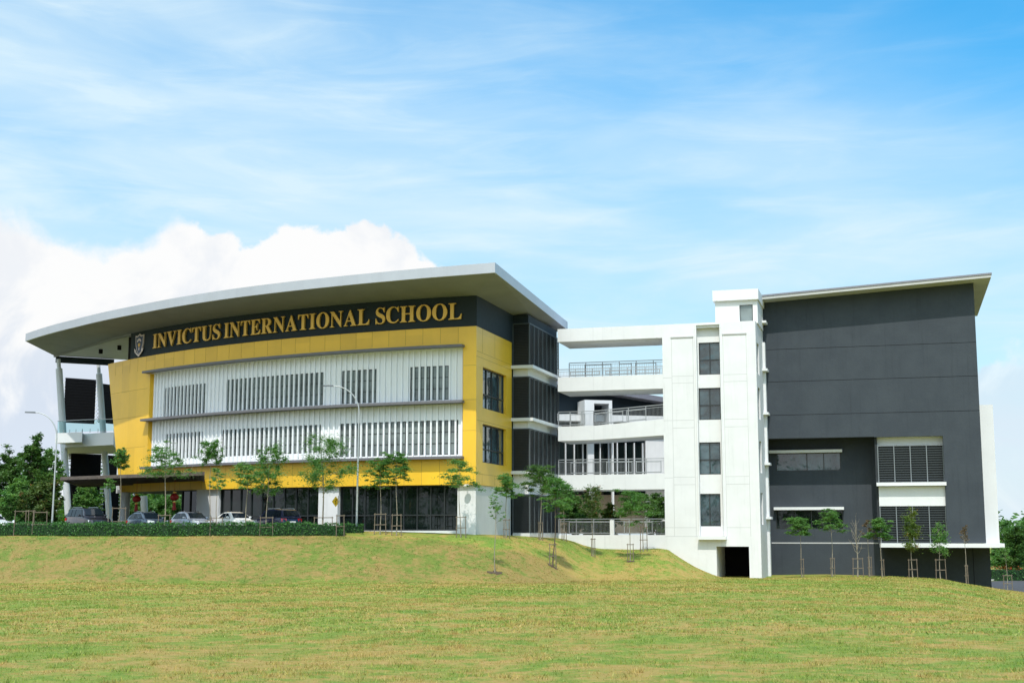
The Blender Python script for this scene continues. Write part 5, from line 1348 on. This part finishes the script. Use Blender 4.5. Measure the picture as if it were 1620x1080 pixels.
        b = MB(); zt_ = tail-.12; b.hexa([(sx_*hw*.55, L/2+.0, zt_-.18), (sx_*hw*.97, L/2-.16, zt_-.16), (sx_*hw*.8, L/2-.3, zt_-.16), (sx_*hw*.5, L/2-.2, zt_-.18), (sx_*hw*.55, L/2-.03, zt_+.03), (sx_*hw*.96, L/2-.20, zt_+.05), (sx_*hw*.8, L/2-.3, zt_+.05), (sx_*hw*.5, L/2-.2, zt_+.03)]); b.build('tail_light', M['taillight'], e)
    b = MB(); b.box(-hw*.5, hw*.5, -L/2-.01, -L/2+.1, .42, .60); b.build('grille', M['black'], e)
    b = MB(); b.box(-.26, .26, L/2-.02, L/2+.02, .60, .72); b.build('number_plate', M['plastic'], e)
    if kind != 'sedan':
        for sx_ in (-1, 1):
            b = MB(); b.tube([(sx_*(wr-.03), ys[1]+.25, zr-.0), (sx_*(wr-.03), ys[1]+.4, zr+.055), (sx_*(wr-.03), ys[2]-.4, zr+.055), (sx_*(wr-.03), ys[2]-.2, zr-.0)], .018, 6); b.build('roof_rail', M['chrome'], e, smooth=True)
    for sx_ in (-1, 1):
        for yw in (-L/2+.85, L/2-.85):
            b = MB(); b.tube([(sx_*(hw-.19), yw, .33), (sx_*(hw+.015), yw, .33)], [.33, .33], 20); tyre = b.build('wheel', M['rubber'], e, smooth=True)
            b = MB(); b.tube([(sx_*(hw+.0), yw, .33), (sx_*(hw+.028), yw, .33)], [.215, .19], 16); b.build('rim', M['alloy'], tyre, smooth=True)
    e.location = loc; e.rotation_euler = (0, 0, rot); return e
PC = dict(d=paint('car_paint_charcoal', (.030, .030, .040), .5), b=paint('car_paint_slate_blue', (.10, .135, .18), .5), s=paint('car_paint_silver', (.40, .43, .50), .45), w=paint('car_paint_white', (.74, .73, .71), .0), n=paint('car_paint_navy', (.012, .018, .045), .4))
def park(px, D): p = PZ(px, D, .165); return (p.x, p.y, .165)
a27 = R_(42)
car('charcoal off-roader parked at the left end behind the hedge', PC['d'], park(139, 101.8), a27, 'suv', 1.88, 4.6, 1.74)
car('slate blue hatchback parked second from the left behind the hedge', PC['b'], park(233, 101.5), a27, 'hatch', 1.72, 4.1, 1.42)
car('silver-blue hatchback between the slate blue and the white car', PC['s'], park(303, 101.2), a27, 'hatch', 1.72, 4.05, 1.44)
car('white saloon car next to the dark estate car', PC['w'], park(371, 100.9), a27, 'sedan', 1.74, 4.3, 1.42)
car('navy estate car showing its red tail lights at the right end of the row', PC['n'], park(437, 102.0), a27+math.pi-.03, 'suv', 1.84, 4.7, 1.62)
car('white car cut off by the left edge of the picture', PC['w'], park(-20, 99.8), a27+.5, 'sedan', 1.74, 4.3, 1.28)
# soil rings where trees stand on open grass
for (px, yb) in ((783, 906), (874, 896), (997, 888)):
    p = find_on(px, yb); b = MB(); n = 14; rng = random.Random(px)
    ring = []
    for i in range(n):
        t = 2*math.pi*i/n; r = .42*rng.uniform(.5, 1.5); x, y = p.x+math.cos(t)*r, p.y+math.sin(t)*r; ring.append(Vector((x, y, gz(x, y)+.02)))
    b.add([Vector((p.x, p.y, p.z+.05))]+ring, [(0, 1+i, 1+(i+1) % n) for i in range(n)]); o = b.build('soil_mound', M['soil'])
    top(o, (p.x, p.y, p.z)); tag(o, {783: 'dark soil mound at the foot of the nearly bare sapling', 874: 'dark soil mound under the dark-trunked tree on the slope', 997: 'dark soil mound under the dense green young tree'}[px], 'soil', kind='structure')
for ob in bpy.data.objects:
    if ob.parent is None and ob.type == 'MESH' and 'kind' in ob and ob['kind'] in ('structure',) and 'category' in ob: pass
